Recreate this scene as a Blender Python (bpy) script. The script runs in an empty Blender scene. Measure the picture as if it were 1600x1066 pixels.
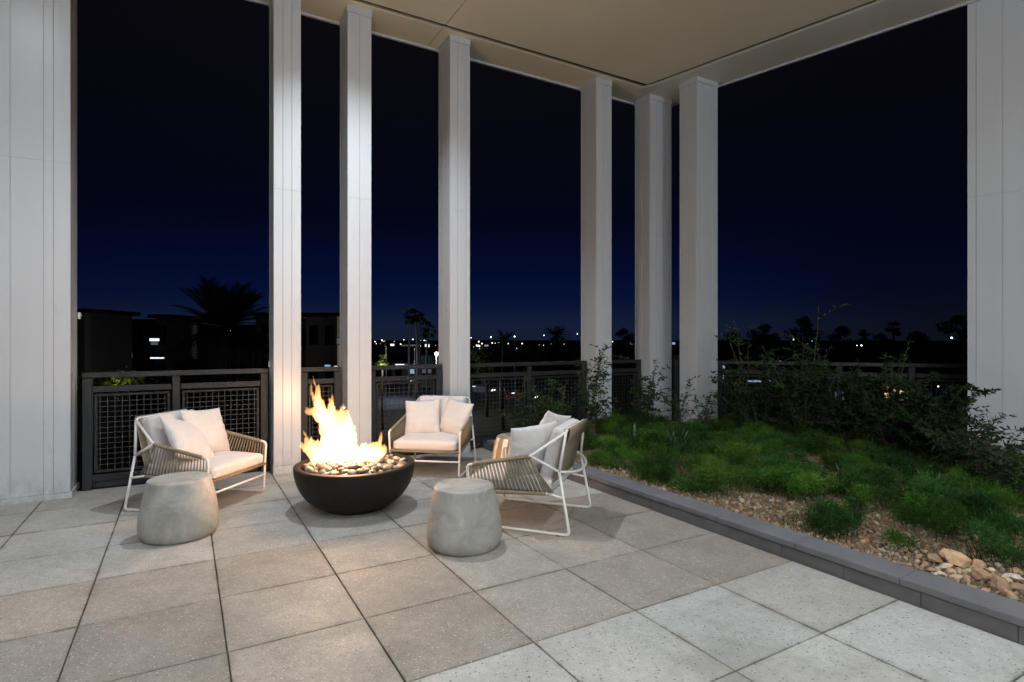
import bpy, bmesh, math, random
import numpy as np
from mathutils import Vector, Matrix, Euler, noise
from math import radians as R, sin, cos, pi

S = bpy.context.scene
COL = S.collection
rnd = random.Random(7)
nr = np.random.RandomState(11)

# ------------------------------------------------------------------ camera
cam = bpy.data.cameras.new('camera')
camo = bpy.data.objects.new('camera', cam)
COL.objects.link(camo)
S.camera = camo
camo.location = (0, 0, 1.4)
camo.rotation_euler = (R(90), 0, 0)
cam.sensor_width = 36
cam.lens = 887 / 1600 * 36
cam.shift_y = -3 / 1600
cam.clip_end = 6000
cam.clip_start = 0.05

S.view_settings.view_transform = 'Standard'
S.view_settings.look = 'None'
S.view_settings.exposure = 0.0
S.view_settings.gamma = 1.0
S.view_settings.use_curve_mapping = False
S.render.engine = 'CYCLES'
S.cycles.use_denoising = True
S.cycles.sample_clamp_indirect = 6.0
S.cycles.max_bounces = 8
S.cycles.caustics_reflective = False
S.cycles.caustics_refractive = False

# ------------------------------------------------------------------ world: late blue hour
world = bpy.data.worlds.new('World')
S.world = world
world.use_nodes = True
wt = world.node_tree
wt.nodes.clear()


def N(t, kind, **kw):
    n = t.nodes.new(kind)
    for k, v in kw.items():
        setattr(n, k, v)
    return n


def ramp(t, stops, interp='LINEAR'):
    n = N(t, 'ShaderNodeValToRGB')
    r = n.color_ramp
    r.interpolation = interp
    while len(r.elements) < len(stops):
        r.elements.new(0.5)
    for e, (p, c) in zip(r.elements, stops):
        e.position = p
        e.color = (*c, 1) if len(c) == 3 else c
    return n


tc = N(wt, 'ShaderNodeTexCoord')
sep = N(wt, 'ShaderNodeSeparateXYZ')
wt.links.new(tc.outputs['Generated'], sep.inputs[0])
# sin(elevation) -> colour; the western glow sits in one half of the horizon
glow = ramp(wt, [(0.0, (.0080, .0120, .028)), (.025, (.0070, .0125, .036)), (.07, (.0018, .0056, .033)), (.115, (.0011, .0036, .025)),
                 (.20, (.0012, .0019, .0095)), (.32, (.0021, .0022, .0052)), (.50, (.0032, .0032, .0046)), (1.0, (.0040, .0040, .0055))])
dark = ramp(wt, [(0.0, (.0042, .0055, .010)), (.03, (.0030, .0045, .010)), (.08, (.0012, .0026, .011)), (.13, (.0010, .0019, .0090)),
                 (.22, (.0010, .0014, .0060)), (.34, (.0018, .0018, .0038)), (1.0, (.0040, .0040, .0055))])
for r_ in (glow, dark):
    wt.links.new(sep.outputs['Z'], r_.inputs[0])
azd = N(wt, 'ShaderNodeVectorMath', operation='DOT_PRODUCT')
wt.links.new(tc.outputs['Generated'], azd.inputs[0])
azd.inputs[1].default_value = (-0.13, 0.99, 0)
azr = N(wt, 'ShaderNodeMapRange')
azr.interpolation_type = 'SMOOTHSTEP'
wt.links.new(azd.outputs['Value'], azr.inputs[0])
azr.inputs[1].default_value = 0.70
azr.inputs[2].default_value = 0.99
mixw = N(wt, 'ShaderNodeMix', data_type='RGBA')
wt.links.new(azr.outputs[0], mixw.inputs['Factor'])
wt.links.new(dark.outputs[0], mixw.inputs['A'])
wt.links.new(glow.outputs[0], mixw.inputs['B'])
bg = N(wt, 'ShaderNodeBackground')
wt.links.new(mixw.outputs['Result'], bg.inputs[0])
wo = N(wt, 'ShaderNodeOutputWorld')
wt.links.new(bg.outputs[0], wo.inputs[0])

# ------------------------------------------------------------------ plan of the terrace
# s runs along the colonnade, t runs from the camera towards it
C30, S30 = cos(R(30)), sin(R(30))
HC = 5.08                                     # soffit height
TF, TB, TE = 6.31, 6.67, 6.74                 # column fronts, column backs, roof edge
BD = (0.695, -0.719)                          # direction of the skewed right-hand side
BE0 = (2.977, 8.25)
BG0 = (1.965, 8.22)


def P(s, t, z=0.0):
    return Vector((s * C30 - t * S30, s * S30 + t * C30, z))


# ------------------------------------------------------------------ lights of the terrace (recessed soffit lamps)
def lamp(name, loc, power, col, radius=.06, kind='POINT', **kw):
    l = bpy.data.lights.new(name, kind)
    l.energy = power
    l.color = col
    if kind in ('POINT', 'SPOT'):
        l.shadow_soft_size = radius
    for k, v in kw.items():
        setattr(l, k, v)
    o = bpy.data.objects.new(name, l)
    o.location = loc
    COL.objects.link(o)
    return o


COOL = (.84, .92, 1.0)
NEUT = (1.0, .93, .84)
# (position, power, colour, cone in degrees)
DOWN = [((-1.15, 5.0), 500, COOL, 126), ((-3.3, 2.7), 92, (.70, .84, 1.0), 165), ((-2.2, .6), 95, COOL, 165),
        ((1.5, 2.2), 250, COOL, 165), ((3.3, 2.2), 85, (.70, .82, 1.0), 170), ((.3, -.6), 330, COOL, 165)]
for (x, y), pw, c_, cone in DOWN:
    lamp('downlight_beam', (x, y, HC - .035), pw, c_, .05, 'SPOT', spot_size=R(cone), spot_blend=1.0)
# unseen fill lamps added behind the viewpoint to brighten columns and ceiling
FILL_LAMPS = [(-5.6, 300), (-1.0, 430), (3.4, 520)]
for s_, pw in FILL_LAMPS:
    lamp('fill_lamp_light', P(s_, -5.85, 3.9), pw, (.82, .90, 1.0), .12)
# firelight
lamp('fire_light', (-1.36, 4.68, .70), 42, (1.0, .60, .33), .14)
lamp('fire_light', (-1.28, 4.75, .56), 7, (1.0, .58, .30), .10)


# ------------------------------------------------------------------ materials
def mat(name, col=(.5, .5, .5), rough=.5, metal=0.0, spec=.5):
    m = bpy.data.materials.new(name)
    m.use_nodes = True
    b = m.node_tree.nodes['Principled BSDF']
    b.inputs['Base Color'].default_value = (*col, 1)
    b.inputs['Roughness'].default_value = rough
    b.inputs['Metallic'].default_value = metal
    b.inputs['Specular IOR Level'].default_value = spec
    return m, m.node_tree, b


def posmap(t, scale=(1, 1, 1), obj=False, rot=None):
    mp = N(t, 'ShaderNodeMapping')
    mp.inputs['Scale'].default_value = scale
    if rot:
        mp.inputs['Rotation'].default_value = rot
    if obj:
        c = N(t, 'ShaderNodeTexCoord')
        t.links.new(c.outputs['Object'], mp.inputs[0])
    else:
        c = N(t, 'ShaderNodeNewGeometry')
        t.links.new(c.outputs['Position'], mp.inputs[0])
    return mp.outputs[0]


def noise_n(t, vec, scale, detail=4, rough=.55, dist=0.0):
    n = N(t, 'ShaderNodeTexNoise')
    n.inputs['Scale'].default_value = scale
    n.inputs['Detail'].default_value = detail
    n.inputs['Roughness'].default_value = rough
    n.inputs['Distortion'].default_value = dist
    t.links.new(vec, n.inputs['Vector'])
    return n.outputs['Fac']


def mixc(t, fac, a, b, mode='MIX'):
    m = N(t, 'ShaderNodeMix', data_type='RGBA', blend_type=mode)
    for s_, v in (('Factor', fac), ('A', a), ('B', b)):
        if isinstance(v, (int, float)):
            m.inputs[s_].default_value = v
        elif isinstance(v, tuple):
            m.inputs[s_].default_value = (*v, 1) if len(v) == 3 else v
        else:
            t.links.new(v, m.inputs[s_])
    return m.outputs['Result']


def maprange(t, v, a, b, c=0.0, d=1.0):
    m = N(t, 'ShaderNodeMapRange')
    t.links.new(v, m.inputs[0])
    for i, x in enumerate((a, b, c, d)):
        m.inputs[i + 1].default_value = x
    return m.outputs[0]


def bump(t, b, h, strength=.3, dist=.01, prev=None):
    n = N(t, 'ShaderNodeBump')
    n.inputs['Strength'].default_value = strength
    n.inputs['Distance'].default_value = dist
    t.links.new(h, n.inputs['Height'])
    if prev is not None:
        t.links.new(prev, n.inputs['Normal'])
    t.links.new(n.outputs[0], b.inputs['Normal'])
    return n.outputs[0]


def noisy(name, c0, c1, scale, rough=.6, stretch=(1, 1, 1), bstr=0.0, bscale=None, bdist=.003, spec=.5, metal=0.0, rvar=0.0, lo=.35, hi=.65):
    m, t, b = mat(name, c0, rough, metal, spec)
    v = posmap(t, stretch)
    f = noise_n(t, v, scale, 5)
    f2 = maprange(t, f, lo, hi)
    t.links.new(mixc(t, f2, c0, c1), b.inputs['Base Color'])
    if rvar:
        t.links.new(maprange(t, f, .3, .7, rough - rvar, rough + rvar), b.inputs['Roughness'])
    if bstr:
        bump(t, b, noise_n(t, posmap(t), bscale or scale * 4, 4), bstr, bdist)
    return m


def emit(name, col, strength):
    m = bpy.data.materials.new(name)
    m.use_nodes = True
    t = m.node_tree
    t.nodes.clear()
    e = N(t, 'ShaderNodeEmission')
    e.inputs[0].default_value = (*col, 1)
    e.inputs[1].default_value = strength
    o = N(t, 'ShaderNodeOutputMaterial')
    t.links.new(e.outputs[0], o.inputs[0])
    return m


M = {}
# painted aluminium cladding: faint vertical oil-canning and smudges
m, t, b = mat('cladding', (.60, .60, .61), .33, 0, .5)
v = posmap(t, (1, 1, .22))
f = noise_n(t, v, 2.2, 5, .6)
f3 = noise_n(t, posmap(t, (9, 9, .35)), 3.0, 3, .6)
c = mixc(t, maprange(t, f, .35, .68), (.590, .595, .61), (.578, .583, .60))
c = mixc(t, maprange(t, f3, .45, .75, 0, .07), c, (.49, .49, .495))
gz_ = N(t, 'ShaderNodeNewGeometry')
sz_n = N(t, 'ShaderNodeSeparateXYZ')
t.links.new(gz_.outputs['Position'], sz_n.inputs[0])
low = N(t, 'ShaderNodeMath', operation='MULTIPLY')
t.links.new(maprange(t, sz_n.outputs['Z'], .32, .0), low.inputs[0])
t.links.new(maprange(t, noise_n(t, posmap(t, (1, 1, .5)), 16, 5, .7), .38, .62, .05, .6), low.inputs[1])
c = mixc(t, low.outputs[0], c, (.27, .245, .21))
scf = noise_n(t, posmap(t, (1, 1, .12)), 30, 4, .7)
c = mixc(t, maprange(t, scf, .64, .76, 0, .22), c, (.40, .385, .36))
t.links.new(c, b.inputs['Base Color'])
t.links.new(maprange(t, f, .3, .7, .27, .31), b.inputs['Roughness'])
h = noise_n(t, posmap(t, (3, 3, .5)), 1.6, 2)
bump(t, b, h, .10, .03)
M['clad'] = m
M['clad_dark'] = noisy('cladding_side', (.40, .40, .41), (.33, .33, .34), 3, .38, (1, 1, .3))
M['soffit'] = noisy('soffit_paint', (.89, .835, .65), (.84, .785, .61), .9, .62, bstr=.12, bscale=180, bdist=.002)
M['soffit_b'] = noisy('soffit_paint_lit_grey', (.80, .78, .69), (.74, .72, .65), .9, .62, bstr=.12, bscale=180, bdist=.002)  # greyer light on the right border put into its paint colour
M['gap'] = mat('dark_gap', (.03, .03, .028), .8)[0]
M['fence'] = noisy('fence_paint', (.026, .0255, .026), (.019, .019, .020), 6, .48, bstr=.05, bscale=90, spec=.25)
M['wire'] = mat('wire', (.045, .042, .040), .5)[0]
M['plate'] = mat('plate', (.035, .037, .045), .5)[0]
M['white_tube'] = mat('white_tube', (.74, .71, .66), .32)[0]
M['rope'] = noisy('rope', (.30, .235, .15), (.20, .155, .10), 60, .85, bstr=.5, bscale=300, bdist=.002)
M['sling'] = noisy('sling_fabric', (.27, .215, .14), (.21, .165, .11), 40, .9, bstr=.4, bscale=400, bdist=.001)


def fabric(name, c0, c1):
    m, t, b = mat(name, c0, .92, 0, .15)
    vo = posmap(t, (1, 1, 1), obj=True)
    f = noise_n(t, vo, 9, 5)
    t.links.new(mixc(t, maprange(t, f, .3, .7), c0, c1), b.inputs['Base Color'])
    b.inputs['Sheen Weight'].default_value = .25
    w = N(t, 'ShaderNodeTexWave', wave_type='BANDS', bands_direction='X')
    w.inputs['Scale'].default_value = 150
    t.links.new(vo, w.inputs['Vector'])
    w2 = N(t, 'ShaderNodeTexWave', wave_type='BANDS', bands_direction='Y')
    w2.inputs['Scale'].default_value = 150
    t.links.new(vo, w2.inputs['Vector'])
    ad = N(t, 'ShaderNodeMath', operation='ADD')
    t.links.new(w.outputs['Fac'], ad.inputs[0])
    t.links.new(w2.outputs['Fac'], ad.inputs[1])
    n1 = bump(t, b, ad.outputs[0], .15, .001)
    bump(t, b, noise_n(t, vo, 14, 4, .6, 1.2), .5, .012, n1)
    return m


M['cushion'] = fabric('cushion_fabric', (.60, .555, .53), (.55, .51, .49))
M['pillow'] = fabric('pillow_fabric', (.62, .58, .555), (.57, .535, .515))

# concrete stool, cast stone
m, t, b = mat('cast_stone', (.3, .29, .26), .55, 0, .4)
v = posmap(t)
f = noise_n(t, v, 5, 6, .65, .6)
c = mixc(t, maprange(t, f, .3, .7), (.235, .225, .20), (.46, .44, .395))
vor = N(t, 'ShaderNodeTexVoronoi')
vor.inputs['Scale'].default_value = 190
t.links.new(v, vor.inputs['Vector'])
pit = maprange(t, vor.outputs['Distance'], .12, .32)
msk = maprange(t, noise_n(t, v, 14, 3), .48, .62)
pm = N(t, 'ShaderNodeMath', operation='MULTIPLY')
inv = N(t, 'ShaderNodeMath', operation='SUBTRACT')
inv.inputs[0].default_value = 1
t.links.new(pit, inv.inputs[1])
t.links.new(inv.outputs[0], pm.inputs[0])
t.links.new(msk, pm.inputs[1])
c = mixc(t, pm.outputs[0], c, (.10, .095, .085))
t.links.new(c, b.inputs['Base Color'])
iv2 = N(t, 'ShaderNodeMath', operation='SUBTRACT')
iv2.inputs[0].default_value = 1
t.links.new(pm.outputs[0], iv2.inputs[1])
n1 = bump(t, b, iv2.outputs[0], .5, .003)
bump(t, b, noise_n(t, v, 60, 4), .25, .002, n1)
M['stone_stool'] = m


# pavers: exposed aggregate, tone per paver from the object colour
def paver(name, dark_amt, light_amt, ds, ls):
    m, t, b = mat(name, (.4, .39, .36), .62, 0, .4)
    oi = N(t, 'ShaderNodeObjectInfo')
    v = posmap(t)
    f = noise_n(t, v, 3.2, 6, .6, .4)
    base = mixc(t, maprange(t, f, .28, .72), (1.06, 1.06, 1.07), (.80, .795, .78))
    c = mixc(t, 1.0, oi.outputs['Color'], base, 'MULTIPLY')
    fm_ = noise_n(t, v, 26, 4, .7)
    c = mixc(t, 1.0, c, mixc(t, maprange(t, fm_, .3, .7), (1.10, 1.10, 1.10), (.86, .855, .85)), 'MULTIPLY')
    fg = noise_n(t, v, 95, 4, .8)
    c = mixc(t, 1.0, c, mixc(t, maprange(t, fg, .3, .7), (1.16, 1.15, 1.14), (.82, .81, .80)), 'MULTIPLY')
    for sc, thr, colr, amt, sd in ((ds, .16, (.05, .045, .04), dark_amt, 0.0), (ls, .17, (.72, .70, .66), light_amt, 5.3)):
        vm = N(t, 'ShaderNodeMapping')
        vm.inputs['Location'].default_value = (sd, sd * 2, 0)
        vm.inputs['Scale'].default_value = (1, 1.5, 1)
        vm.inputs['Rotation'].default_value = (0, 0, sd)
        t.links.new(v, vm.inputs[0])
        vo_ = N(t, 'ShaderNodeTexVoronoi')
        vo_.inputs['Scale'].default_value = sc
        t.links.new(vm.outputs[0], vo_.inputs['Vector'])
        k = maprange(t, vo_.outputs['Distance'], thr, thr * 1.5, 1, 0)
        sp = N(t, 'ShaderNodeSeparateColor')
        t.links.new(vo_.outputs['Color'], sp.inputs[0])
        g = maprange(t, sp.outputs[0], 1 - amt, 1 - amt + .02)
        mu = N(t, 'ShaderNodeMath', operation='MULTIPLY')
        t.links.new(k, mu.inputs[0])
        t.links.new(g, mu.inputs[1])
        mu2 = N(t, 'ShaderNodeMath', operation='MULTIPLY')
        t.links.new(mu.outputs[0], mu2.inputs[0])
        mu2.inputs[1].default_value = .85
        c = mixc(t, mu2.outputs[0], c, colr)
    # grime worked in from the joints
    tco = N(t, 'ShaderNodeTexCoord')
    sx_ = N(t, 'ShaderNodeSeparateXYZ')
    t.links.new(tco.outputs['Object'], sx_.inputs[0])
    ab = []
    for q_ in ('X', 'Y'):
        a1 = N(t, 'ShaderNodeMath', operation='ABSOLUTE')
        t.links.new(sx_.outputs[q_], a1.inputs[0])
        ab.append(a1)
    mxx = N(t, 'ShaderNodeMath', operation='MAXIMUM')
    t.links.new(ab[0].outputs[0], mxx.inputs[0])
    t.links.new(ab[1].outputs[0], mxx.inputs[1])
    en = noise_n(t, v, 7, 5, .7)
    ed1 = maprange(t, mxx.outputs[0], .270, .306)
    ed2 = maprange(t, mxx.outputs[0], .2985, .3035)
    mm1 = N(t, 'ShaderNodeMath', operation='MULTIPLY')
    t.links.new(ed1, mm1.inputs[0])
    t.links.new(maprange(t, en, .42, .68, 0, .55), mm1.inputs[1])
    c = mixc(t, mm1.outputs[0], c, (.12, .10, .07))
    mm2 = N(t, 'ShaderNodeMath', operation='MULTIPLY')
    t.links.new(ed2, mm2.inputs[0])
    t.links.new(maprange(t, en, .35, .65, .10, .55), mm2.inputs[1])
    c = mixc(t, mm2.outputs[0], c, (.075, .06, .035))
    # soft stains
    st = noise_n(t, posmap(t, (1, 1, 1)), 1.3, 5, .65, .8)
    c = mixc(t, maprange(t, st, .50, .68, 0, .42), c, (.19, .175, .15))
    t.links.new(c, b.inputs['Base Color'])
    t.links.new(maprange(t, f, .3, .7, .5, .75), b.inputs['Roughness'])
    bump(t, b, noise_n(t, v, 160, 4, .7), .35, .0025)
    return m


M['paver_grey'] = paver('paver_exposed_aggregate', .80, .28, 62, 60)
M['paver_light'] = paver('paver_light_speckled', .55, .14, 40, 70)
M['joint'] = noisy('joint_sand', (.060, .052, .036), (.045, .048, .024), 20, .95)
M['kerb'] = noisy('kerb_block', (.125, .116, .116), (.095, .090, .092), 7, .75, bstr=.4, bscale=160, bdist=.003)
M['kerb_cap'] = noisy('kerb_cap', (.155, .150, .160), (.120, .118, .125), 5, .7, bstr=.3, bscale=160, bdist=.002)
M['soil'] = noisy('soil', (.17, .12, .075), (.09, .062, .04), 9, .95, bstr=.8, bscale=60, bdist=.02)


def objcol(name, rough=.7, scale=20, amt=.35, bstr=.3, bdist=.004, bsc=40, spec=.4):
    m, t, b = mat(name, (.4, .4, .4), rough, 0, spec)
    oi = N(t, 'ShaderNodeObjectInfo')
    f = noise_n(t, posmap(t), scale, 5, .65)
    c = mixc(t, 1.0, oi.outputs['Color'], mixc(t, maprange(t, f, .3, .7), (1 + amt, 1 + amt, 1 + amt), (1 - amt, 1 - amt, 1 - amt)), 'MULTIPLY')
    t.links.new(c, b.inputs['Base Color'])
    bump(t, b, noise_n(t, posmap(t), bsc, 4), bstr, bdist)
    return m


M['pebble'] = objcol('river_pebble', .45, 30, .22, .15)
M['rock'] = objcol('garden_rock', .85, 22, .35, .7, .008, 50)


def vcolmat(name, rough=.8, transl=0.0, spec=.2):
    m, t, b = mat(name, (.4, .4, .4), rough, 0, spec)
    a = N(t, 'ShaderNodeAttribute', attribute_name='Col')
    t.links.new(a.outputs['Color'], b.inputs['Base Color'])
    if transl:
        tr = N(t, 'ShaderNodeBsdfTranslucent')
        t.links.new(a.outputs['Color'], tr.inputs[0])
        mx = N(t, 'ShaderNodeMixShader')
        mx.inputs[0].default_value = transl
        t.links.new(b.outputs[0], mx.inputs[1])
        t.links.new(tr.outputs[0], mx.inputs[2])
        t.links.new(mx.outputs[0], t.nodes['Material Output'].inputs[0])
    return m


M['gravel'] = vcolmat('gravel', .9)
M['blade'] = vcolmat('soft_foliage', .65, .3)
M['leaf'] = vcolmat('shrub_leaf', .75, .25, .12)
M['far_leaf'] = vcolmat('far_leaf', .8, .2)
M['stem'] = noisy('stem_bark', (.08, .06, .04), (.05, .04, .03), 40, .85)
M['agave'] = noisy('agave_skin', (.10, .145, .12), (.07, .105, .085), 25, .5)
M['bowl'] = noisy('bowl_dark', (.015, .0112, .0092), (.011, .0085, .007), 14, .55, bstr=.1, bscale=200, bdist=.001, rvar=.06, spec=.22)
M['slot'] = mat('slot', (.004, .004, .004), .9)[0]
M['burner'] = mat('burner_bed', (.02, .018, .016), .9)[0]
M['lens'] = emit('lamp_lens', (1, .97, .9), 12)
M['steel'] = mat('steel', (.4, .4, .4), .35, .8)[0]
M['clip'] = mat('clip_plastic', (.7, .7, .68), .4)[0]

# striped wooden stool
m, t, b = mat('stave_wood', (.5, .32, .16), .5)
oi = N(t, 'ShaderNodeObjectInfo')
f = noise_n(t, posmap(t, (14, 14, 1.2)), 5, 4, .6)
c = mixc(t, 1.0, oi.outputs['Color'], mixc(t, maprange(t, f, .3, .7), (1.15, 1.15, 1.15), (.72, .68, .62)), 'MULTIPLY')
t.links.new(c, b.inputs['Base Color'])
M['stave'] = m

# flame: glowing gas; thicker gas looks brighter
m = bpy.data.materials.new('flame_gas')
m.use_nodes = True
t = m.node_tree
t.nodes.clear()
e = N(t, 'ShaderNodeEmission')
e.inputs[0].default_value = (1.0, .46, .16, 1)
e.inputs[1].default_value = 62
o_ = N(t, 'ShaderNodeOutputMaterial')
t.links.new(e.outputs[0], o_.inputs['Volume'])
M['flame'] = m
m = m.copy()
m.name = 'flame_wisp_gas'
m.node_tree.nodes['Emission'].inputs[1].default_value = 16
M['wisp'] = m
# far things
M['asphalt'] = noisy('asphalt', (.045, .045, .045), (.035, .035, .036), .3, .85)
M['ground'] = noisy('far_ground', (.030, .034, .022), (.022, .020, .016), .05, .95)
M['lot'] = noisy('parking_paving', (.10, .10, .10), (.07, .07, .07), .2, .85)
M['line'] = mat('road_paint', (.6, .6, .58), .6)[0]
M['stucco'] = noisy('stucco_dark', (.20, .19, .18), (.16, .15, .14), .4, .9)
M['stucco_w'] = noisy('stucco_tan', (.32, .29, .24), (.25, .22, .19), .4, .9)
M['green_wall'] = noisy('green_wall', (.16, .26, .20), (.13, .22, .17), .4, .8)
M['roof'] = mat('roof_dark', (.03, .028, .027), .9)[0]
M['glass_dark'] = mat('window_dark', (.01, .012, .015), .15)[0]
M['win_cool'] = emit('window_lit_cool', (.80, .88, 1.0), 1.6)
M['win_dim'] = emit('window_lit_dim', (.75, .85, 1.0), .10)
M['win_warm'] = emit('window_lit_warm', (1.0, .72, .34), .9)
M['win_blue'] = emit('window_lit_blue', (.45, .62, 1.0), .55)
M['lamp_white'] = emit('lamp_white', (1.0, .93, .80), 30)
M['lamp_far'] = emit('lamp_far', (.86, .90, 1.0), 5.0)
M['lamp_amber'] = emit('lamp_amber', (1.0, .70, .36), 5.0)
M['headlight'] = emit('headlight', (1, .95, .88), 5)
M['tail'] = emit('tail_light', (1, .08, .04), 2)
M['palm_trunk'] = noisy('palm_trunk', (.07, .055, .04), (.04, .03, .025), 3, .95)


# ------------------------------------------------------------------ mesh helpers
class MB:
    def __init__(s):
        s.v = []
        s.f = []

    def add(s, vs, fs):
        o = len(s.v)
        s.v += [tuple(x) for x in vs]
        s.f += [tuple(i + o for i in f) for f in fs]
        return s

    def box(s, x0, x1, y0, y1, z0, z1, mtx=None):
        vs = [Vector((x, y, z)) for z in (z0, z1) for y in (y0, y1) for x in (x0, x1)]
        if mtx:
            vs = [mtx @ q for q in vs]
        return s.add(vs, [(0, 2, 3, 1), (4, 5, 7, 6), (0, 1, 5, 4), (2, 6, 7, 3), (0, 4, 6, 2), (1, 3, 7, 5)])

    def prism(s, poly, z0, z1):
        n = len(poly)
        a = sum(poly[i][0] * poly[(i + 1) % n][1] - poly[(i + 1) % n][0] * poly[i][1] for i in range(n))
        if a < 0:
            poly = poly[::-1]
        vs = [(p[0], p[1], z0) for p in poly] + [(p[0], p[1], z1) for p in poly]
        fs = [tuple(range(n))[::-1], tuple(range(n, 2 * n))] + [(i, (i + 1) % n, n + (i + 1) % n, n + i) for i in range(n)]
        return s.add(vs, fs)

    def tube(s, pts, r, seg=8, closed=False):
        pts = [Vector(p) for p in pts]
        n = len(pts)
        rs = r if isinstance(r, (list, tuple)) else [r] * n
        prev = None
        rings = []
        for i, p in enumerate(pts):
            if closed:
                d = pts[(i + 1) % n] - pts[i - 1]
            else:
                d = pts[min(i + 1, n - 1)] - pts[max(i - 1, 0)]
            d.normalize()
            if prev is None:
                u = d.orthogonal().normalized()
            else:
                u = (prev - d * prev.dot(d)).normalized()
            prev = u
            w = d.cross(u)
            rings.append([p + (u * cos(2 * pi * k / seg) + w * sin(2 * pi * k / seg)) * rs[i] for k in range(seg)])
        vs = [q for g in rings for q in g]
        fs = []
        m_ = n if closed else n - 1
        for i in range(m_):
            j = (i + 1) % n
            for k in range(seg):
                l = (k + 1) % seg
                fs.append((i * seg + k, i * seg + l, j * seg + l, j * seg + k))
        if not closed:
            fs.append(tuple(range(seg))[::-1])
            fs.append(tuple((n - 1) * seg + k for k in range(seg)))
        return s.add(vs, fs)

    def lathe(s, prof, seg=48, a0=0, a1=2 * pi):
        full = abs(a1 - a0 - 2 * pi) < 1e-6
        cnt = seg if full else seg + 1
        vs = [(r * cos(a0 + (a1 - a0) * k / seg), r * sin(a0 + (a1 - a0) * k / seg), z) for r, z in prof for k in range(cnt)]
        fs = []
        for i in range(len(prof) - 1):
            for k in range(seg):
                l = (k + 1) % cnt
                fs.append((i * cnt + k, i * cnt + l, (i + 1) * cnt + l, (i + 1) * cnt + k))
        return s.add(vs, fs)

    def mesh(s, name, smooth=False):
        me = bpy.data.meshes.new(name)
        me.from_pydata([tuple(q) for q in s.v], [], s.f)
        if smooth:
            me.shade_smooth()
        return me


def fillet(pts, d=.03, n=4):
    pts = [Vector(p) for p in pts]
    out = [pts[0]]
    for i in range(1, len(pts) - 1):
        a, b_, c_ = pts[i - 1], pts[i], pts[i + 1]
        d1 = min(d, (a - b_).length * .45)
        d2 = min(d, (c_ - b_).length * .45)
        p0 = b_ + (a - b_).normalized() * d1
        p1 = b_ + (c_ - b_).normalized() * d2
        for k in range(n + 1):
            u = k / n
            out.append(p0 * (1 - u) ** 2 + b_ * 2 * u * (1 - u) + p1 * u * u)
    out.append(pts[-1])
    return out


def link(name, me, m, parent=None, loc=None, rot=None, color=None):
    o = bpy.data.objects.new(name, me)
    COL.objects.link(o)
    if m is not None and len(me.materials) == 0:
        me.materials.append(m)
    if parent is not None:
        o.parent = parent
    if loc is not None:
        o.location = loc
    if rot is not None:
        o.rotation_euler = rot
    if color is not None:
        o.color = (*color, 1)
    return o


def obj(name, mb, m, parent=None, smooth=False, **kw):
    return link(name, mb.mesh(name, smooth), m, parent, **kw)


def tag(o, label, cat, group=None):
    o['label'] = label
    o['category'] = cat
    if group:
        o['group'] = group
    return o


def thing(name, label, cat, loc=(0, 0, 0), rz=0, group=None):
    o = bpy.data.objects.new(name, None)
    COL.objects.link(o)
    o.location = loc
    o.rotation_euler = (0, 0, rz)
    o.empty_display_size = .1
    return tag(o, label, cat, group)


def struct(name, mb, m, **kw):
    o = obj(name, mb, m, **kw)
    o['kind'] = 'structure'
    return o


def bevel_mesh(me, w, seg=2, angle=30):
    bm = bmesh.new()
    bm.from_mesh(me)
    es = [e for e in bm.edges if len(e.link_faces) == 2 and e.calc_face_angle(0) > R(angle)]
    bmesh.ops.bevel(bm, geom=es, offset=w, segments=seg, affect='EDGES', profile=.5)
    bm.to_mesh(me)
    bm.free()
    return me


def kids(o):
    return [c_ for c_ in bpy.data.objects if c_.parent == o]


def copy_tree(src, loc, rz, label=None):
    r = src.copy()
    COL.objects.link(r)
    r.location = loc
    r.rotation_euler = (0, 0, rz)
    if label:
        r['label'] = label
    for ch in list(src.children):
        c_ = ch.copy()
        COL.objects.link(c_)
        c_.parent = r
        for g in ch.children:
            d = g.copy()
            COL.objects.link(d)
            d.parent = c_
    return r


ROT30 = Matrix.Rotation(R(30), 4, 'Z')


def sbox(mb, s0, s1, t0, t1, z0, z1):
    return mb.box(s0, s1, t0, t1, z0, z1, ROT30)


# ================================================================== STRUCTURE
# ---- terrace slab
slab = struct('terrace_slab', MB().prism([P(-9, 6.78), P(6.8, 6.78), (3.15, 8.62), (6.6, 7.15), (11.5, 4.9), (11.5, -6.5), P(-9, -6.5)], -.55, -.05), M['joint'])

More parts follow.
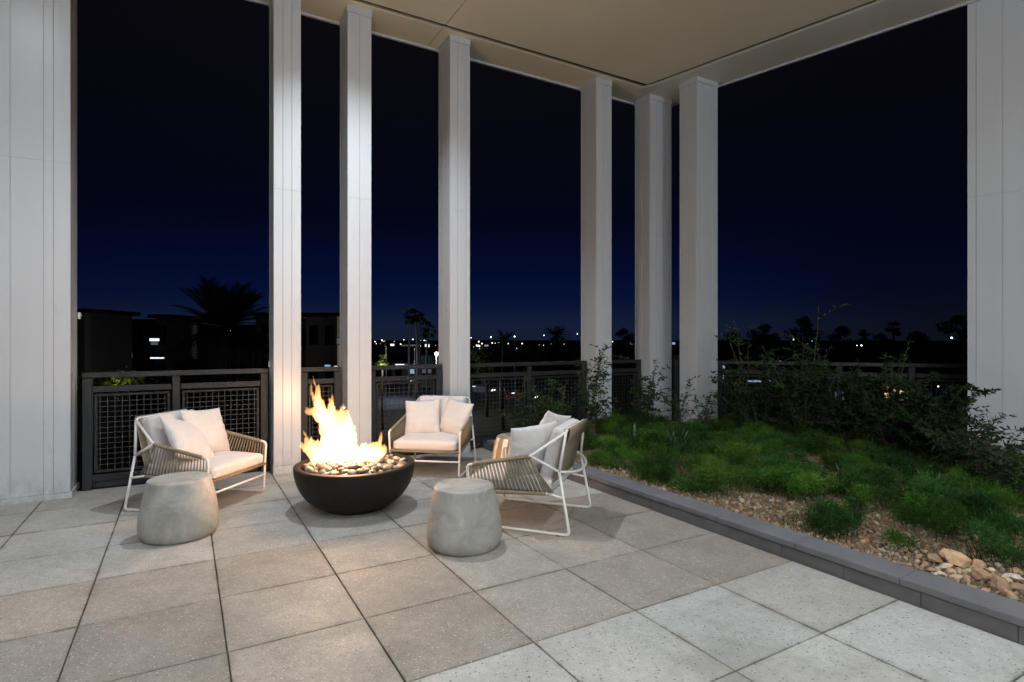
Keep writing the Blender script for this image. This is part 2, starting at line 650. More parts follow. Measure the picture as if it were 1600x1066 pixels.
# ---- paved floor: every paver a piece
PIT = .616
floor = struct('floor', MB().prism([P(-8.2, 6.62), P(3.32, 6.62), P(3.32, -2.0), P(-8.2, -2.0)], -.048, -.012), M['joint'])
pm_ = MB().box(-.3054, .3054, -.3054, .3054, -.018, 0).mesh('paver')
bevel_mesh(pm_, .0035, 2)
pm_.materials.append(M['paver_grey'])
pm_l = pm_.copy()
pm_l.materials.clear()
pm_l.materials.append(M['paver_light'])
TONE = {}
for i in range(-13, 8):
    for j in range(-8, 7):
        # i counts along s, j counts away from the camera
        s0 = .167 + (i - .5) * PIT
        t0 = 3.452 + (j - .5) * PIT
        r1 = rnd.random()
        k = .84 + .30 * rnd.random()
        wm = rnd.uniform(-.012, .028)
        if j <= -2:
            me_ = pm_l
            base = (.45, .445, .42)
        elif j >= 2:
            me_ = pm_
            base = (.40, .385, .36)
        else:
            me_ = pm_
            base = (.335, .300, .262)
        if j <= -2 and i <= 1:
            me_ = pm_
            base = (.37, .355, .325)
        w_ = PIT
        sx = 1.0
        if 3.2 < s0 + .3045 < 3.3:
            sx = (3.322 - (s0 - .3045)) / .609
            s0 = s0 - .3045 + .3045 * sx
        elif s0 + .3 > 3.33:
            # cut paver against the kerb
            left = s0 - .3045
            if left > 3.2:
                continue
            sx = (3.322 - left) / .609
            s0 = left + .3045 * sx
        if t0 + .3 > 6.66:
            continue
        if t0 < -1.6:
            continue
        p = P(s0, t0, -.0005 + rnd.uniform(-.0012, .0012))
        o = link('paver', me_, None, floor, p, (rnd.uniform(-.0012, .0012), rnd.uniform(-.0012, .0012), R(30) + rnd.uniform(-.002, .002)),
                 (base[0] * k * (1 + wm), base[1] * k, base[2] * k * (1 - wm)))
        o.scale = (sx, 1, 1)

# ---- kerb of the planter: base blocks and cap stones
kerb = thing('planter_kerb', 'low dark grey block kerb running between pavers and gravel bed', 'kerb', P(3.33, 3, 0), R(30))
bl = bevel_mesh(MB().box(0, .185, -.1991, .1991, -.02, .0785).mesh('kerb_block'), .004, 2)
bl.materials.append(M['kerb'])
cp_ = bevel_mesh(MB().box(-.008, .198, -.2990, .2990, .080, .120).mesh('cap_stone'), .005, 2)
cp_.materials.append(M['kerb_cap'])
y = -4.1
while y < 3.55:
    link('kerb_block', bl, None, kerb, (rnd.uniform(-.0015, .0015), y, 0))
    y += .4
y = -4.1
while y < 3.4:
    link('cap_stone', cp_, None, kerb, (rnd.uniform(-.002, .002), y, rnd.uniform(-.001, .001)))
    y += .6

# ---- soffit
BE = lambda k: (BE0[0] + BD[0] * k, BE0[1] + BD[1] * k)
BG = lambda k: (BG0[0] + BD[0] * k, BG0[1] + BD[1] * k)
off = .07
soffit = struct('ceiling', MB().prism([P(-9, TE), P(6.74, TE), P(6.74, 5.6), BE(10.5), (6, -8), P(-9, -7)], HC + .06, HC + .5), M['gap'])
jt = .004
JS = 2.65


def panel(name, poly, m_):
    me = MB().prism(poly, HC, HC + .035).mesh(name)
    bevel_mesh(me, .003, 1)
    return link(name, me, m_, soffit)


GT = 6.15
# outer border along the colonnade, in lengths
for s0, s1 in ((-9, -3.25), (-3.25, JS), (JS, 5.83)):
    panel('soffit_panel', [P(s0 + jt, TE - .03), P(s1 - jt, TE - .03), P(s1 - jt, GT + off), P(s0 + jt, GT + off)], M['soffit'])
g0 = BG(0)
gd = Vector((BD[0], BD[1]))
gn = Vector((-BD[1], BD[0]))            # outward normal of the right side
e1 = lambda k, o_=0.0: (g0[0] + gd.x * k + gn.x * o_, g0[1] + gd.y * k + gn.y * o_)
panel('soffit_panel', [P(5.83 + jt, TE - .03), P(6.71, TE - .03), P(6.71, 5.66), BE(0), BE(10), e1(10.2, off), e1(0.02, off), P(5.83 + jt, GT + off)], M['soffit_b'])
# inner field
panel('soffit_panel', [P(-9, GT - .0), P(JS - jt, GT - .0), P(JS - jt, -7), P(-9, -7)], M['soffit'])
panel('soffit_panel', [P(JS + jt, GT - .0), (g0[0] - .01, g0[1] - .01), e1(10.2), (5.5, -8), P(JS + jt, -7)], M['soffit'])
# metal drip edge
ed = MB()
sbox(ed, -9, 6.74, TE - .028, TE + .004, HC - .022, HC + .30)
obj('edge_trim', ed, M['clad'], soffit)
ed = MB()
be = [BE(0), BE(10.3)]
ed.prism([be[0], be[1], (be[1][0] + gn.x * .03, be[1][1] + gn.y * .03), (be[0][0] + gn.x * .03, be[0][1] + gn.y * .03)], HC - .022, HC + .30)
obj('edge_trim', ed, M['clad'], soffit)
# recessed lamps in the soffit
for k, ((x, y), pw, c_, cone) in enumerate(DOWN):
    where = ['over the fire bowl', 'near the left wall panel', 'over the left foreground pavers', 'over the right foreground pavers',
             'over the gravel bed', 'behind the seating area']
    dl = thing('downlight', 'small round soffit lamp ' + where[k], 'ceiling lamp', (x, y, HC), 0, 'soffit lamps')
    obj('trim_ring', MB().lathe([(.062, -.001), (.085, -.001), (.085, -.012), (.062, -.012), (.062, -.001)], 32), M['clad'], dl, True)
    obj('lens', MB().lathe([(.0005, -.003), (.06, -.003)], 32), M['lens'], dl)


# ---- columns: boxed cladding with a reveal joint, an upper and lower length, base and top collars
def column(s0, s1, t0, t1, z0, label, grooves=(.5,), seam=2.96, name='column', cat='column'):
    c0 = P((s0 + s1) / 2, (t0 + t1) / 2, z0)
    th = thing(name, label, cat, c0, R(30), 'clad columns')
    w, d = s1 - s0, t1 - t0
    hx, hy = w / 2, d / 2
    top = HC - z0
    core = MB().box(-hx + .012, hx - .012, -hy + .012, hy - .012, 0, top - .002)
    obj('core', core, M['gap'], th)
    xs = [-hx] + [-hx + w * g for g in grooves] + [hx]
    ys = [-hy, -hy + d * .55, hy]
    sm = seam - z0
    for za, zb in ((.085, sm - .0004), (sm + .0004, top - .075)):
        for a, b_ in zip(xs[:-1], xs[1:]):
            ga = .001 if a > -hx else 0
            gb = .001 if b_ < hx else 0
            for ya, yb in ((-hy, -hy + .014), (hy - .014, hy)):
                me = bevel_mesh(MB().box(a + ga, b_ - gb, ya, yb, za, zb).mesh('cladding_panel'), .002, 1)
                link('cladding_panel', me, M['clad'], th)
        for a, b_ in zip(ys[:-1], ys[1:]):
            ga = .001 if a > -hy else .016
            gb = .001 if b_ < hy else .016
            for xa, xb in ((-hx + .001, -hx + .014), (hx - .014, hx - .001)):
                me = bevel_mesh(MB().box(xa, xb, a + ga, b_ - gb, za, zb).mesh('cladding_panel'), .002, 1)
                link('cladding_panel', me, M['clad'], th)
    obj('base_collar', MB().box(-hx - .004, hx + .004, -hy - .004, hy + .004, .0, .083), M['clad'], th)
    obj('top_collar', MB().box(-hx - .004, hx + .004, -hy - .004, hy + .004, top - .073, top - .001), M['clad'], th)
    return th


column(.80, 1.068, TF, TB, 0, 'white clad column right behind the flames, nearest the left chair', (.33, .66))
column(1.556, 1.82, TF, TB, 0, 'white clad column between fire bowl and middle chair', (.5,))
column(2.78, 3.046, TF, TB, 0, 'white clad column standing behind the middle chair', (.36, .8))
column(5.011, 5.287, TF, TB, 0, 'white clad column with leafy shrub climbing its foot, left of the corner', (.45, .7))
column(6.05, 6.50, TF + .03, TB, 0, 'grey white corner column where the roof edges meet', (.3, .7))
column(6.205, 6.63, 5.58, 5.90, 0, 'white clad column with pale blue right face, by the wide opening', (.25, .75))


# ---- left wall, clad in vertical panels
def clad_wall(name, label, origin, ang, length, cuts, z0, seam, depth, flip=False):
    """wall from the origin along local -x (or +x) with the visible face on -y"""
    th = thing(name, label, 'wall', origin, ang)
    sg = 1 if flip else -1
    lo, hi = sorted((0, sg * length))
    obj('core', MB().box(lo + .012, hi - .012, .014, depth - .012, z0, HC - .002), M['gap'], th)
    xs = [0] + list(cuts) + [length]
    for a, b_ in zip(xs[:-1], xs[1:]):
        x0, x1 = sorted((sg * a, sg * b_))
        for za, zb in ((z0 + .05, seam - .0006), (seam + .0006, HC - .003)):
            me = bevel_mesh(MB().box(x0 + .001, x1 - .001, 0, .014, za, zb).mesh('cladding_panel'), .0012, 1)
            link('cladding_panel', me, M['clad'], th)
    ex = (-.014, 0) if not flip else (0, .014)
    for a, b_ in ((.0, .42), (.42, 1.0)):
        for za, zb in ((z0 + .05, seam - .0006), (seam + .0006, HC - .003)):
            y0 = .016 + a * (depth - .016)
            y1 = .016 + b_ * (depth - .016) - .004
            me = bevel_mesh(MB().box(ex[0], ex[1], y0, y1, za, zb).mesh('cladding_panel'), .002, 1)
            link('cladding_panel', me, M['clad_dark'], th)
    obj('base_trim', MB().box(lo - (.0 if flip else 0), hi + (.014 if not flip else 0), -.014, depth + .01, z0, z0 + .048), M['clad'], th)
    return th


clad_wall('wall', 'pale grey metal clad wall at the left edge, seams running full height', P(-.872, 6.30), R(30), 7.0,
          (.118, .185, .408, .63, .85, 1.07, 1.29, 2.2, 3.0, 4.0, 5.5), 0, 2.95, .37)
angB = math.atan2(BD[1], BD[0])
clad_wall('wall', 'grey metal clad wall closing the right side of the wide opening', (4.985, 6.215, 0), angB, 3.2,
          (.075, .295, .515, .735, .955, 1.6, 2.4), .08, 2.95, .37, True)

# facade behind the viewpoint
fac = thing('building_facade', 'plain pale facade of the building behind the terrace', 'building', P(-1, -6.2), R(30))
obj('wall', MB().box(-8, 8, -.3, 0, 0, HC - .003), M['clad'], fac)
for x in (-5.5, -2.2, 1.1, 4.4):
    w = obj('window', MB().box(x, x + 2.3, .001, .04, .1, 2.7), M['gap'], fac)
    obj('pane', MB().box(x + .06, x + 2.24, .041, .05, .16, 2.64), M['glass_dark'], w)

for k, (s_, pw) in enumerate(FILL_LAMPS):  # fixtures added to carry the fill lights
    wl = thing('fill_lamp', 'unseen fill lamp added on the facade behind the seating, ' + ('left one', 'middle one', 'right one')[k], 'wall lamp', P(s_, -6.2, 3.75), R(30), 'fill lamps added on the facade')
    obj('back_plate', MB().box(-.08, .08, .002, .03, -.12, .12), M['steel'], wl)
    obj('arm', MB().tube([(0, .03, .1), (0, .2, .1)], .012, 8), M['steel'], wl, True)
    obj('lamp_bowl', MB().lathe([(.02, .10), (.09, .06), (.10, .0), (.05, -.05), (.0005, -.06)], 24), M['lens'], wl, True, loc=(0, .2, 0))

# ---- guard rails
BALPART = {}


def fence(p0, p1, label, posts=(), z0=0.0, ztop=1.09):
    p0, p1 = Vector(p0).to_3d(), Vector(p1).to_3d()
    d = p1 - p0
    L = d.length
    ang = math.atan2(d.y, d.x)
    th = thing('guard_rail', label, 'railing', (p0.x, p0.y, z0), ang, 'dark metal guard rails')
    H = ztop - z0
    pw = .075

    def part(name, *a, m_='fence'):
        me = MB().box(*a).mesh(name)
        bevel_mesh(me, .004, 1)
        link(name, me, M[m_], th)
    xs = [0] + [q * L for q in posts] + [L]
    part('post', 0, pw, -.035, .035, 0, H - .052)
    part('post', L - pw, L, -.035, .035, 0, H - .052)
    for q in posts:
        part('post', q * L - pw / 2 + .004, q * L + pw / 2 - .004, -.032, .032, 0.10, H - .052)
    part('top_rail', 0, L, -.038, .038, H - .050, H)
    edges = []
    for a, b_ in zip(xs[:-1], xs[1:]):
        xa = a + (pw if a == 0 else pw / 2) + .001
        xb = b_ - (pw if b_ == L else pw / 2) - .001
        edges.append((xa, xb))
        part('middle_rail', xa, xb, -.028, .028, H - .185, H - .130)
        part('bottom_rail', xa, xb, -.028, .028, .075, .135)
        # frame of the mesh panel
        fw = .025
        za, zb = .150, H - .200
        part('mesh_frame', xa + .012, xb - .012, -.013, .013, zb - fw, zb)
        part('mesh_frame', xa + .012, xb - .012, -.013, .013, za, za + fw)
        part('mesh_frame', xa + .012, xa + .012 + fw, -.012, .012, za + fw, zb - fw)
        part('mesh_frame', xb - .012 - fw, xb - .012, -.012, .012, za + fw, zb - fw)
        n = max(2, round((xb - xa) / .056))
        wv = MB().box(-.0022, .0022, -.0062, -.0018, za + fw, zb - fw).mesh('wire')
        wv.materials.append(M['wire'])
        for k in range(1, n):
            link('wire', wv, None, th, (xa + (xb - xa) * k / n, 0, 0))
        nz = 14
        wh = MB().box(xa + .012 + fw, xb - .012 - fw, .0018, .0062, -.0022, .0022).mesh('wire')
        wh.materials.append(M['wire'])
        for k in range(1, nz):
            link('wire', wh, None, th, (0, 0, za + fw + (zb - za - 2 * fw) * k / nz))
    part('toe_plate', 0.0, L, .045, .06, 0, .10, m_='plate')
    return th


TFN = 6.53
fence(P(-.815, TFN), P(.772, TFN), 'dark metal guard rail with square wire mesh behind the left chair', (.47,))
fence(P(1.095, TFN), P(1.53, TFN), 'narrow dark guard rail seen through the flames')
fence(P(1.85, TFN), P(2.755, TFN), 'dark guard rail with mesh between bowl column and middle chair column')
fence(P(3.072, TFN), P(4.985, TFN), 'dark guard rail behind the wooden stool and shrubs', (.5,))
fence(P(5.315, TFN), P(6.02, TFN), 'short dark guard rail left of the corner column')
fence((2.505, 8.62), (2.50, 8.43), 'very short dark guard rail right of the corner column')
fence((2.99, 8.27), (6.05, 6.87), 'long dark guard rail behind the dense shrubs on the right', (.22, .46, .70))

# little fixings on the column sides
for (s_, t_, z_, l_) in ((-.86, 6.675, 1.62, 'tiny pale bracket on the left wall edge above the rail'), (.79, 6.60, 1.13, 'tiny white clip at the right end of the left rail')):
    p = P(s_, t_, z_)
    th = thing('bracket', l_, 'bracket', p, R(30))
    obj('plate', MB().box(-.005, .012, -.02, .02, -.03, .03), M['clip'], th)
    obj('bolt', MB().box(.013, .022, -.006, .006, -.006, .006), M['steel'], th)


# ================================================================== PLANTER
def hp(x, y):
    s_ = x * C30 + y * S30
    q = max(0, min(1, (s_ - 3.55) / 1.6))
    b_ = .085 + .085 * q * q * (3 - 2 * q)
    return b_ + .035 * noise.noise(Vector((x * .9, y * .9, 3))) + .012 * noise.noise(Vector((x * 4, y * 4, 1)))


gb = MB()
nx, ny = 90, 90
vs, fs = [], []
for i in range(nx + 1):
    for j in range(ny + 1):
        s_ = 3.52 + 7.0 * (i / nx) ** 1.5
        t_ = -4.5 + 11.2 * (j / ny)
        p = P(s_, t_)
        vs.append((p.x, p.y, hp(p.x, p.y)))
for i in range(nx):
    for j in range(ny):
        a = i * (ny + 1) + j
        c_ = [a, a + ny + 1, a + ny + 2, a + 1]
        q = vs[a]
        # keep inside the guard rail line
        if q[1] > 8.36 - (q[0] - 2.9) * .452:
            continue
        fs.append(tuple(c_))
gb.add(vs, fs)
bed = struct('planting_bed', gb, M['soil'], smooth=True)


def rock_mesh(name, sub=2, amp=.35, seed=0, flat=.7):
    bm = bmesh.new()
    bmesh.ops.create_icosphere(bm, subdivisions=sub, radius=1)
    for v_ in bm.verts:
        q = v_.co * 1.1 + Vector((seed * 7.1, seed * 3.3, seed))
        k = 1 + amp * noise.noise(q) + amp * .4 * noise.noise(q * 2.6)
        # chiselled planes
        v_.co = v_.co * k
        v_.co.z *= flat
    me = bpy.data.meshes.new(name)
    bm.to_mesh(me)
    bm.free()
    return me


def facet(me, seed, cuts=9):
    bm = bmesh.new()
    bm.from_mesh(me)
    rr = random.Random(seed)
    for _ in range(cuts):
        n_ = Vector((rr.gauss(0, 1), rr.gauss(0, 1), rr.gauss(0, 1))).normalized()
        d_ = rr.uniform(.55, .85)
        for v_ in bm.verts:
            e_ = v_.co.dot(n_) - d_
            if e_ > 0:
                v_.co -= n_ * e_
    bm.to_mesh(me)
    bm.free()
    return me


# gravel: too many to count, one object
def cloud(name, verts, tris, cols, m_, label, cat, parent=None):
    me = bpy.data.meshes.new(name)
    nv, nt = len(verts), len(tris)
    me.vertices.add(nv)
    me.vertices.foreach_set('co', verts.astype(np.float32).ravel())
    k = tris.shape[1]
    me.loops.add(nt * k)
    me.loops.foreach_set('vertex_index', tris.astype(np.int32).ravel())
    me.polygons.add(nt)
    me.polygons.foreach_set('loop_start', np.arange(0, nt * k, k, dtype=np.int32))
    me.polygons.foreach_set('loop_total', np.full(nt, k, dtype=np.int32))
    me.update(calc_edges=True)
    at = me.color_attributes.new('Col', 'FLOAT_COLOR', 'POINT')
    cc = np.ones((nv, 4), np.float32)
    cc[:, :3] = cols
    at.data.foreach_set('color', cc.ravel())
    o = link(name, me, m_, parent)
    if parent is None:
        o['label'] = label
        o['category'] = cat
    return o


def rotmats(n, rs):
    q = rs.normal(size=(n, 4))
    q /= np.linalg.norm(q, axis=1)[:, None]
    w, x, y, z = q.T
    return np.stack([1 - 2 * (y * y + z * z), 2 * (x * y - z * w), 2 * (x * z + y * w),
                     2 * (x * y + z * w), 1 - 2 * (x * x + z * z), 2 * (y * z - x * w),
                     2 * (x * z - y * w), 2 * (y * z + x * w), 1 - 2 * (x * x + y * y)], 1).reshape(n, 3, 3)


TAN = np.array([(.50, .31, .18), (.42, .25, .14), (.56, .41, .27), (.36, .23, .14), (.50, .38, .27), (.28, .18, .11), (.56, .46, .35)])
ico = facet(rock_mesh('tmp', 1, .2, 3, .8), 4, 5)
iv = np.array([v_.co[:] for v_ in ico.vertices])
it = np.array([p_.vertices[:] for p_ in ico.polygons])
ng = 34000
ss = 3.54 + (nr.rand(ng) ** 1.7) * 3.1
tt = -.6 + nr.rand(ng) * 7.1
gx = ss * C30 - tt * S30
gy = ss * S30 + tt * C30
keep = gy < 8.1 - (gx - 2.9) * .452
gx, gy = gx[keep], gy[keep]
ng = len(gx)
sz = .005 + .012 * nr.rand(ng) ** 2.6 + .009 * (nr.rand(ng) < .06)
gz = np.array([hp(a, b_) for a, b_ in zip(gx, gy)]) + sz * .35
Rm = rotmats(ng, nr)
sc3 = sz[:, None] * (0.7 + .6 * nr.rand(ng, 3))
V = np.einsum('nij,vj->nvi', Rm, iv) * sc3[:, None, :] + np.stack([gx, gy, gz], 1)[:, None, :]
T = (it[None] + (np.arange(ng) * len(iv))[:, None, None]).reshape(-1, 3)
cg = TAN[nr.randint(0, len(TAN), ng)] * (.34 + .42 * nr.rand(ng, 1))
gr = cloud('gravel', V.reshape(-1, 3), T, np.repeat(cg, len(iv), 0), M['gravel'], 'tan crushed gravel covering the planting bed along the kerb', 'gravel')
gr['kind'] = 'stuff'

# rocks one can pick out
rocks = [facet(rock_mesh('garden_rock', 2, .3, k, .75), 20 + k, 10) for k in range(6)]
for r_ in rocks:
    r_.materials.append(M['rock'])


def put_rock(s_, t_, size, label='small tan rubble stone lying in the gravel bed', grp='stones in the gravel bed', dz=.25):
    p = P(s_, t_)
    z_ = hp(p.x, p.y)
    k = .62 + .38 * rnd.random() + (.25 if grp.startswith('heaped') else 0)
    ci = TAN[rnd.randrange(len(TAN))]
    o = link('stone', rocks[rnd.randrange(6)], None, None, (p.x, p.y, z_ + size * dz), (rnd.uniform(-.5, .5), rnd.uniform(-.5, .5), rnd.uniform(0, 6.28)),
             tuple(float(c_) * k for c_ in ci))
    o.scale = (size * rnd.uniform(.9, 1.4), size * rnd.uniform(.75, 1.0), size * rnd.uniform(.6, .95))
    return tag(o, label, 'stone', grp)


# heap of big pale stones at the right end of the bed
def WP(u, v, z=0.1):
    d = 887 * (1.4 - z) / (v - 530)
    x, y = (u - 800) / 887 * d, d
    return x * C30 + y * S30, -x * S30 + y * C30


for u, v, sz_ in ((1462, 876, .050), (1475, 885, .035), (1498, 880, .072), (1486, 893, .034), (1528, 886, .045), (1512, 893, .032), (1535, 903, .055), (1554, 905, .040),
                  (1572, 908, .036), (1583, 905, .045), (1565, 918, .052), (1508, 902, .028), (1548, 893, .032), (1592, 917, .034), (1455, 888, .026), (1470, 896, .036),
                  (1494, 902, .030), (1520, 915, .024), (1540, 921, .026), (1590, 896, .028), (1445, 880, .022), (1578, 925, .028), (1560, 887, .026)):
    a, b_ = WP(u, v, .1)
    put_rock(a, b_, sz_, 'pale angular rubble stone in the heap at the right end of the kerb', 'heaped stones by the kerb', .4)
for u, v, sz_ in ((924, 711, .050), (962, 722, .036), (936, 727, .028), (1002, 745, .036), (975, 735, .03), (1050, 752, .045), (1024, 748, .03), (1083, 760, .035),
                  (1112, 725, .06), (1098, 733, .045), (1130, 740, .04), (1008, 676, .05), (1020, 684, .045), (1032, 690, .04), (1158, 778, .03), (1225, 800, .035), (1250, 812, .03),
                  (1367, 756, .07), (1362, 790, .045), (1374, 797, .03), (1310, 770, .05), (1415, 850, .03), (1395, 846, .026)):
    a, b_ = WP(u, v, .12)
    if a > 3.6:
        put_rock(a, b_, sz_)
for k in range(70):
    a = 3.58 + abs(rnd.gauss(0, .55))
    b_ = rnd.uniform(.3, 5.6)
    put_rock(a, b_, rnd.uniform(.012, .027))


# feathery ground cover
def in_bed(x, y):
    return y < 8.05 - (x - 2.9) * .452


def green_density(s_, t_):
    d = s_ - 3.55
    n_ = noise.noise(Vector((s_ * 1.5, t_ * 1.3, 9.0)))
    edge = .10 + .40 * noise.noise(Vector((t_ * 1.1, 4, 0))) - .12 * max(0, min(1, (1.2 - t_) / 1.0))
    q = (d - edge) / .35
    return max(0, min(1, q)) * (1 if n_ > -.20 else .22)


HEAP = WP(1525, 897, .1)
clumps = []
tries = 0
while len(clumps) < 360 and tries < 20000:
    tries += 1
    s_ = 3.55 + rnd.random() * 3.4
    t_ = rnd.uniform(-.8, 6.2)
    if rnd.random() > green_density(s_, t_):
        continue
    p = P(s_, t_)
    if not in_bed(p.x, p.y):
        continue
    if (s_ - HEAP[0]) ** 2 / .075 + (t_ - HEAP[1]) ** 2 / .17 < 1:
        continue
    r0_ = rnd.uniform(.07, .23)
    clumps.append((p.x, p.y, hp(p.x, p.y), r0_, r0_ * rnd.uniform(.75, 1.5) + .03))


def blades(clumps, per, wid, rs, base_cols, lift=.2):
    Vs, Cs = [], []
    for (x, y, z, rad, hh) in clumps:
        n = int(per * (rad / .2) ** 2)
        a = rs.rand(n) * 2 * pi
        r0 = np.sqrt(rs.rand(n)) * rad
        bx, by = x + r0 * np.cos(a), y + r0 * np.sin(a)
        # dome: tips lean outwards
        k = r0 / rad
        L = hh * (1 - .55 * k * k) * (.55 + .6 * rs.rand(n))
        lean = .35 + .9 * k
        da = a + rs.normal(0, .7, n)
        dx, dy = np.cos(da), np.sin(da)
        p0 = np.stack([bx, by, np.full(n, z) + .0], 1)
        p1 = p0 + np.stack([dx * lean * L * .25, dy * lean * L * .25, L * .55], 1)
        p2 = p0 + np.stack([dx * lean * L * .75, dy * lean * L * .75, L * (.95 - .25 * k)], 1)
        wv = np.stack([-np.sin(da + rs.normal(0, .8, n)), np.cos(da), np.zeros(n)], 1) * (wid * (.6 + .8 * rs.rand(n)))[:, None]
        V = np.stack([p0 - wv, p0 + wv, p1 - wv * .9, p1 + wv * .9, p2], 1)
        # short curled sprigs through the upper half of the dome
        m2 = n // 2
        q0 = p0[:m2] + (p2[:m2] - p0[:m2]) * (.35 + .6 * rs.rand(m2, 1))
        dd = rs.normal(size=(m2, 3)) + np.array([0, 0, .5])
        dd /= np.linalg.norm(dd, axis=1)[:, None]
        l2 = .030 * (.5 + rs.rand(m2, 1))
        ww = np.cross(dd, rs.normal(size=(m2, 3))) * wid * .8
        V[:m2] = np.stack([q0 - ww, q0 + ww, q0 + dd * l2 * .5 - ww + np.array([0, 0, .003]), q0 + dd * l2 * .5 + ww + np.array([0, 0, .003]), q0 + dd * l2], 1)
        Vs.append(V.reshape(-1, 3))
        tone = base_cols[rs.randint(len(base_cols))] * (.75 + .5 * rs.rand())
        c_ = tone[None, :] * (.7 + .6 * rs.rand(n, 1))
        Cs.append(np.repeat(c_, 5, 0))
    V = np.concatenate(Vs)
    n = len(V) // 5
    o = (np.arange(n) * 5)[:, None, None]
    T = (np.array([[0, 1, 3], [0, 3, 2], [2, 3, 4]])[None] + o).reshape(-1, 3)
    return V, T, np.concatenate(Cs)


GREENS = np.array([(.026, .072, .010), (.042, .105, .012), (.018, .055, .011), (.070, .135, .018), (.022, .062, .010)])
V, T, Cc = blades(clumps, 260, .0015, nr, GREENS)


def fluff(clumps, per, rs, base_cols):
    """feathery leaflets spread through mounded clumps"""
    Vs, Cs = [], []
    for (x, y, z, rad, hh) in clumps:
        n = int(per * (rad / .2) ** 2)
        # sub-mounds make an uneven outline
        k = rs.randint(5, 9)
        ca = rs.rand(k) * 2 * pi
        cr_ = np.sqrt(rs.rand(k)) * rad * .75
        cen = np.stack([x + cr_ * np.cos(ca), y + cr_ * np.sin(ca), z + hh * (.30 + .40 * rs.rand(k) * (1 - cr_ / rad * .5))], 1)
        sr_ = rad * (.20 + .28 * rs.rand(k))
        which = rs.randint(0, k, n)
        d = rs.normal(size=(n, 3))
        d /= np.linalg.norm(d, axis=1)[:, None]
        q0 = cen[which] + d * (sr_[which] * rs.rand(n) ** .45)[:, None] * np.array([1.1, 1.1, .75])
        q0[:, 2] = np.maximum(q0[:, 2], z + .002)
        dd = d + rs.normal(0, .7, size=(n, 3)) + np.array([0, 0, .35])
        dd /= np.linalg.norm(dd, axis=1)[:, None]
        L = .034 * (.4 + 1.2 * rs.rand(n, 1) ** 1.5)
        w = np.cross(dd, rs.normal(size=(n, 3)))
        w /= np.linalg.norm(w, axis=1)[:, None]
        w *= .0021 * (.6 + .8 * rs.rand(n, 1))
        Vs.append(np.stack([q0 - w, q0 + w, q0 + dd * L + w * .3, q0 + dd * L - w * .3], 1).reshape(-1, 3))
        tone = base_cols[rs.randint(len(base_cols))] * (.5 + 1.1 * rs.rand())
        sub = tone[None] * (.7 + .6 * rs.rand(k, 1))
        Cs.append(np.repeat(sub[which] * (.7 + .6 * rs.rand(n, 1)), 4, 0))
    V = np.concatenate(Vs)
    T = (np.array([[0, 1, 2, 3]])[None] + (np.arange(len(V) // 4) * 4)[:, None, None]).reshape(-1, 4)
    return V, T, np.concatenate(Cs)


V2, T2, C2 = fluff(clumps, 1900, nr, GREENS * 1.15)
fm2 = cloud('ground_cover', V2, T2, C2, M['blade'], 'fluffy green mounds of fine leaflets among the gravel', 'ground cover')
fm2['kind'] = 'stuff'
# side sprigs give the feathery look
gc = cloud('grass', V, T, Cc, M['blade'], 'thin green grass blades standing in the gravel bed', 'grass')
gc['kind'] = 'stuff'


# ---- shrubs: stems with lance leaves
def shrub(x, y, h, spread, nst, nleaf, label, leafl=.035, cols=((.030, .055, .018), (.022, .044, .015), (.045, .072, .024)), name='shrub', lean=(0, 0), z0=None, leafw=.16):
    z = hp(x, y) if z0 is None else z0
    th = thing(name, label, 'shrub', (x, y, z))
    st = MB()
    pts_all = []
    for k in range(nst):
        a = rnd.uniform(0, 2 * pi)
        tx, ty = cos(a) * spread * rnd.uniform(.3, 1) + lean[0], sin(a) * spread * rnd.uniform(.3, 1) + lean[1]
        hh = h * rnd.uniform(.55, 1.05)
        path = []
        wob = rnd.uniform(0, 9)
        for q in range(9):
            u = q / 8
            path.append(Vector((tx * u ** 1.4 + .05 * h * noise.noise(Vector((u * 2.5, k, wob))), ty * u ** 1.4 + .05 * h * noise.noise(Vector((k, u * 2.5, wob))), hh * (u - .12 * u * u))))
        st.tube(path, [.006 * (1 - .8 * q / 8) * (h / .9) ** .5 for q in range(9)], 4)
        # twigs
        for tw in range(7):
            u0 = rnd.uniform(.2, .95)
            i0 = int(u0 * 8)
            b0 = path[i0]
            aa = rnd.uniform(0, 2 * pi)
            ln = h * rnd.uniform(.10, .26)
            tp = [b0, b0 + Vector((cos(aa) * ln * .5, sin(aa) * ln * .5, ln * .35)), b0 + Vector((cos(aa) * ln, sin(aa) * ln, ln * rnd.uniform(.1, .6)))]
            st.tube(tp, [.003, .0022, .0012], 3)
            pts_all += [(tp[0], tp[1]), (tp[1], tp[2]), (tp[1], tp[2])]
        pts_all += list(zip(path[3:-1], path[4:]))
    obj('stem', st, M['stem'], th)
    n = nleaf
    idx = nr.randint(0, len(pts_all), n)
    A = np.array([pts_all[i][0][:] for i in idx])
    B = np.array([pts_all[i][1][:] for i in idx])
    u = nr.rand(n, 1)
    p0 = A + (B - A) * u
    d = nr.normal(size=(n, 3))
    d[:, 2] = d[:, 2] * .5 + .15
    d /= np.linalg.norm(d, axis=1)[:, None]
    L = leafl * (.6 + .8 * nr.rand(n, 1))
    w = np.cross(d, nr.normal(size=(n, 3)))
    w /= np.linalg.norm(w, axis=1)[:, None]
    w *= L * leafw
    V = np.stack([p0, p0 + d * L * .5 + w, p0 + d * L, p0 + d * L * .5 - w], 1).reshape(-1, 3)
    T = (np.array([[0, 1, 2, 3]])[None] + (np.arange(n) * 4)[:, None, None]).reshape(-1, 4)
    cb = np.array(cols)[nr.randint(0, len(cols), n)] * (.7 + .6 * nr.rand(n, 1))
    cloud('foliage', V, T, np.repeat(cb, 4, 0), M['leaf'], '', '', th)
    return th


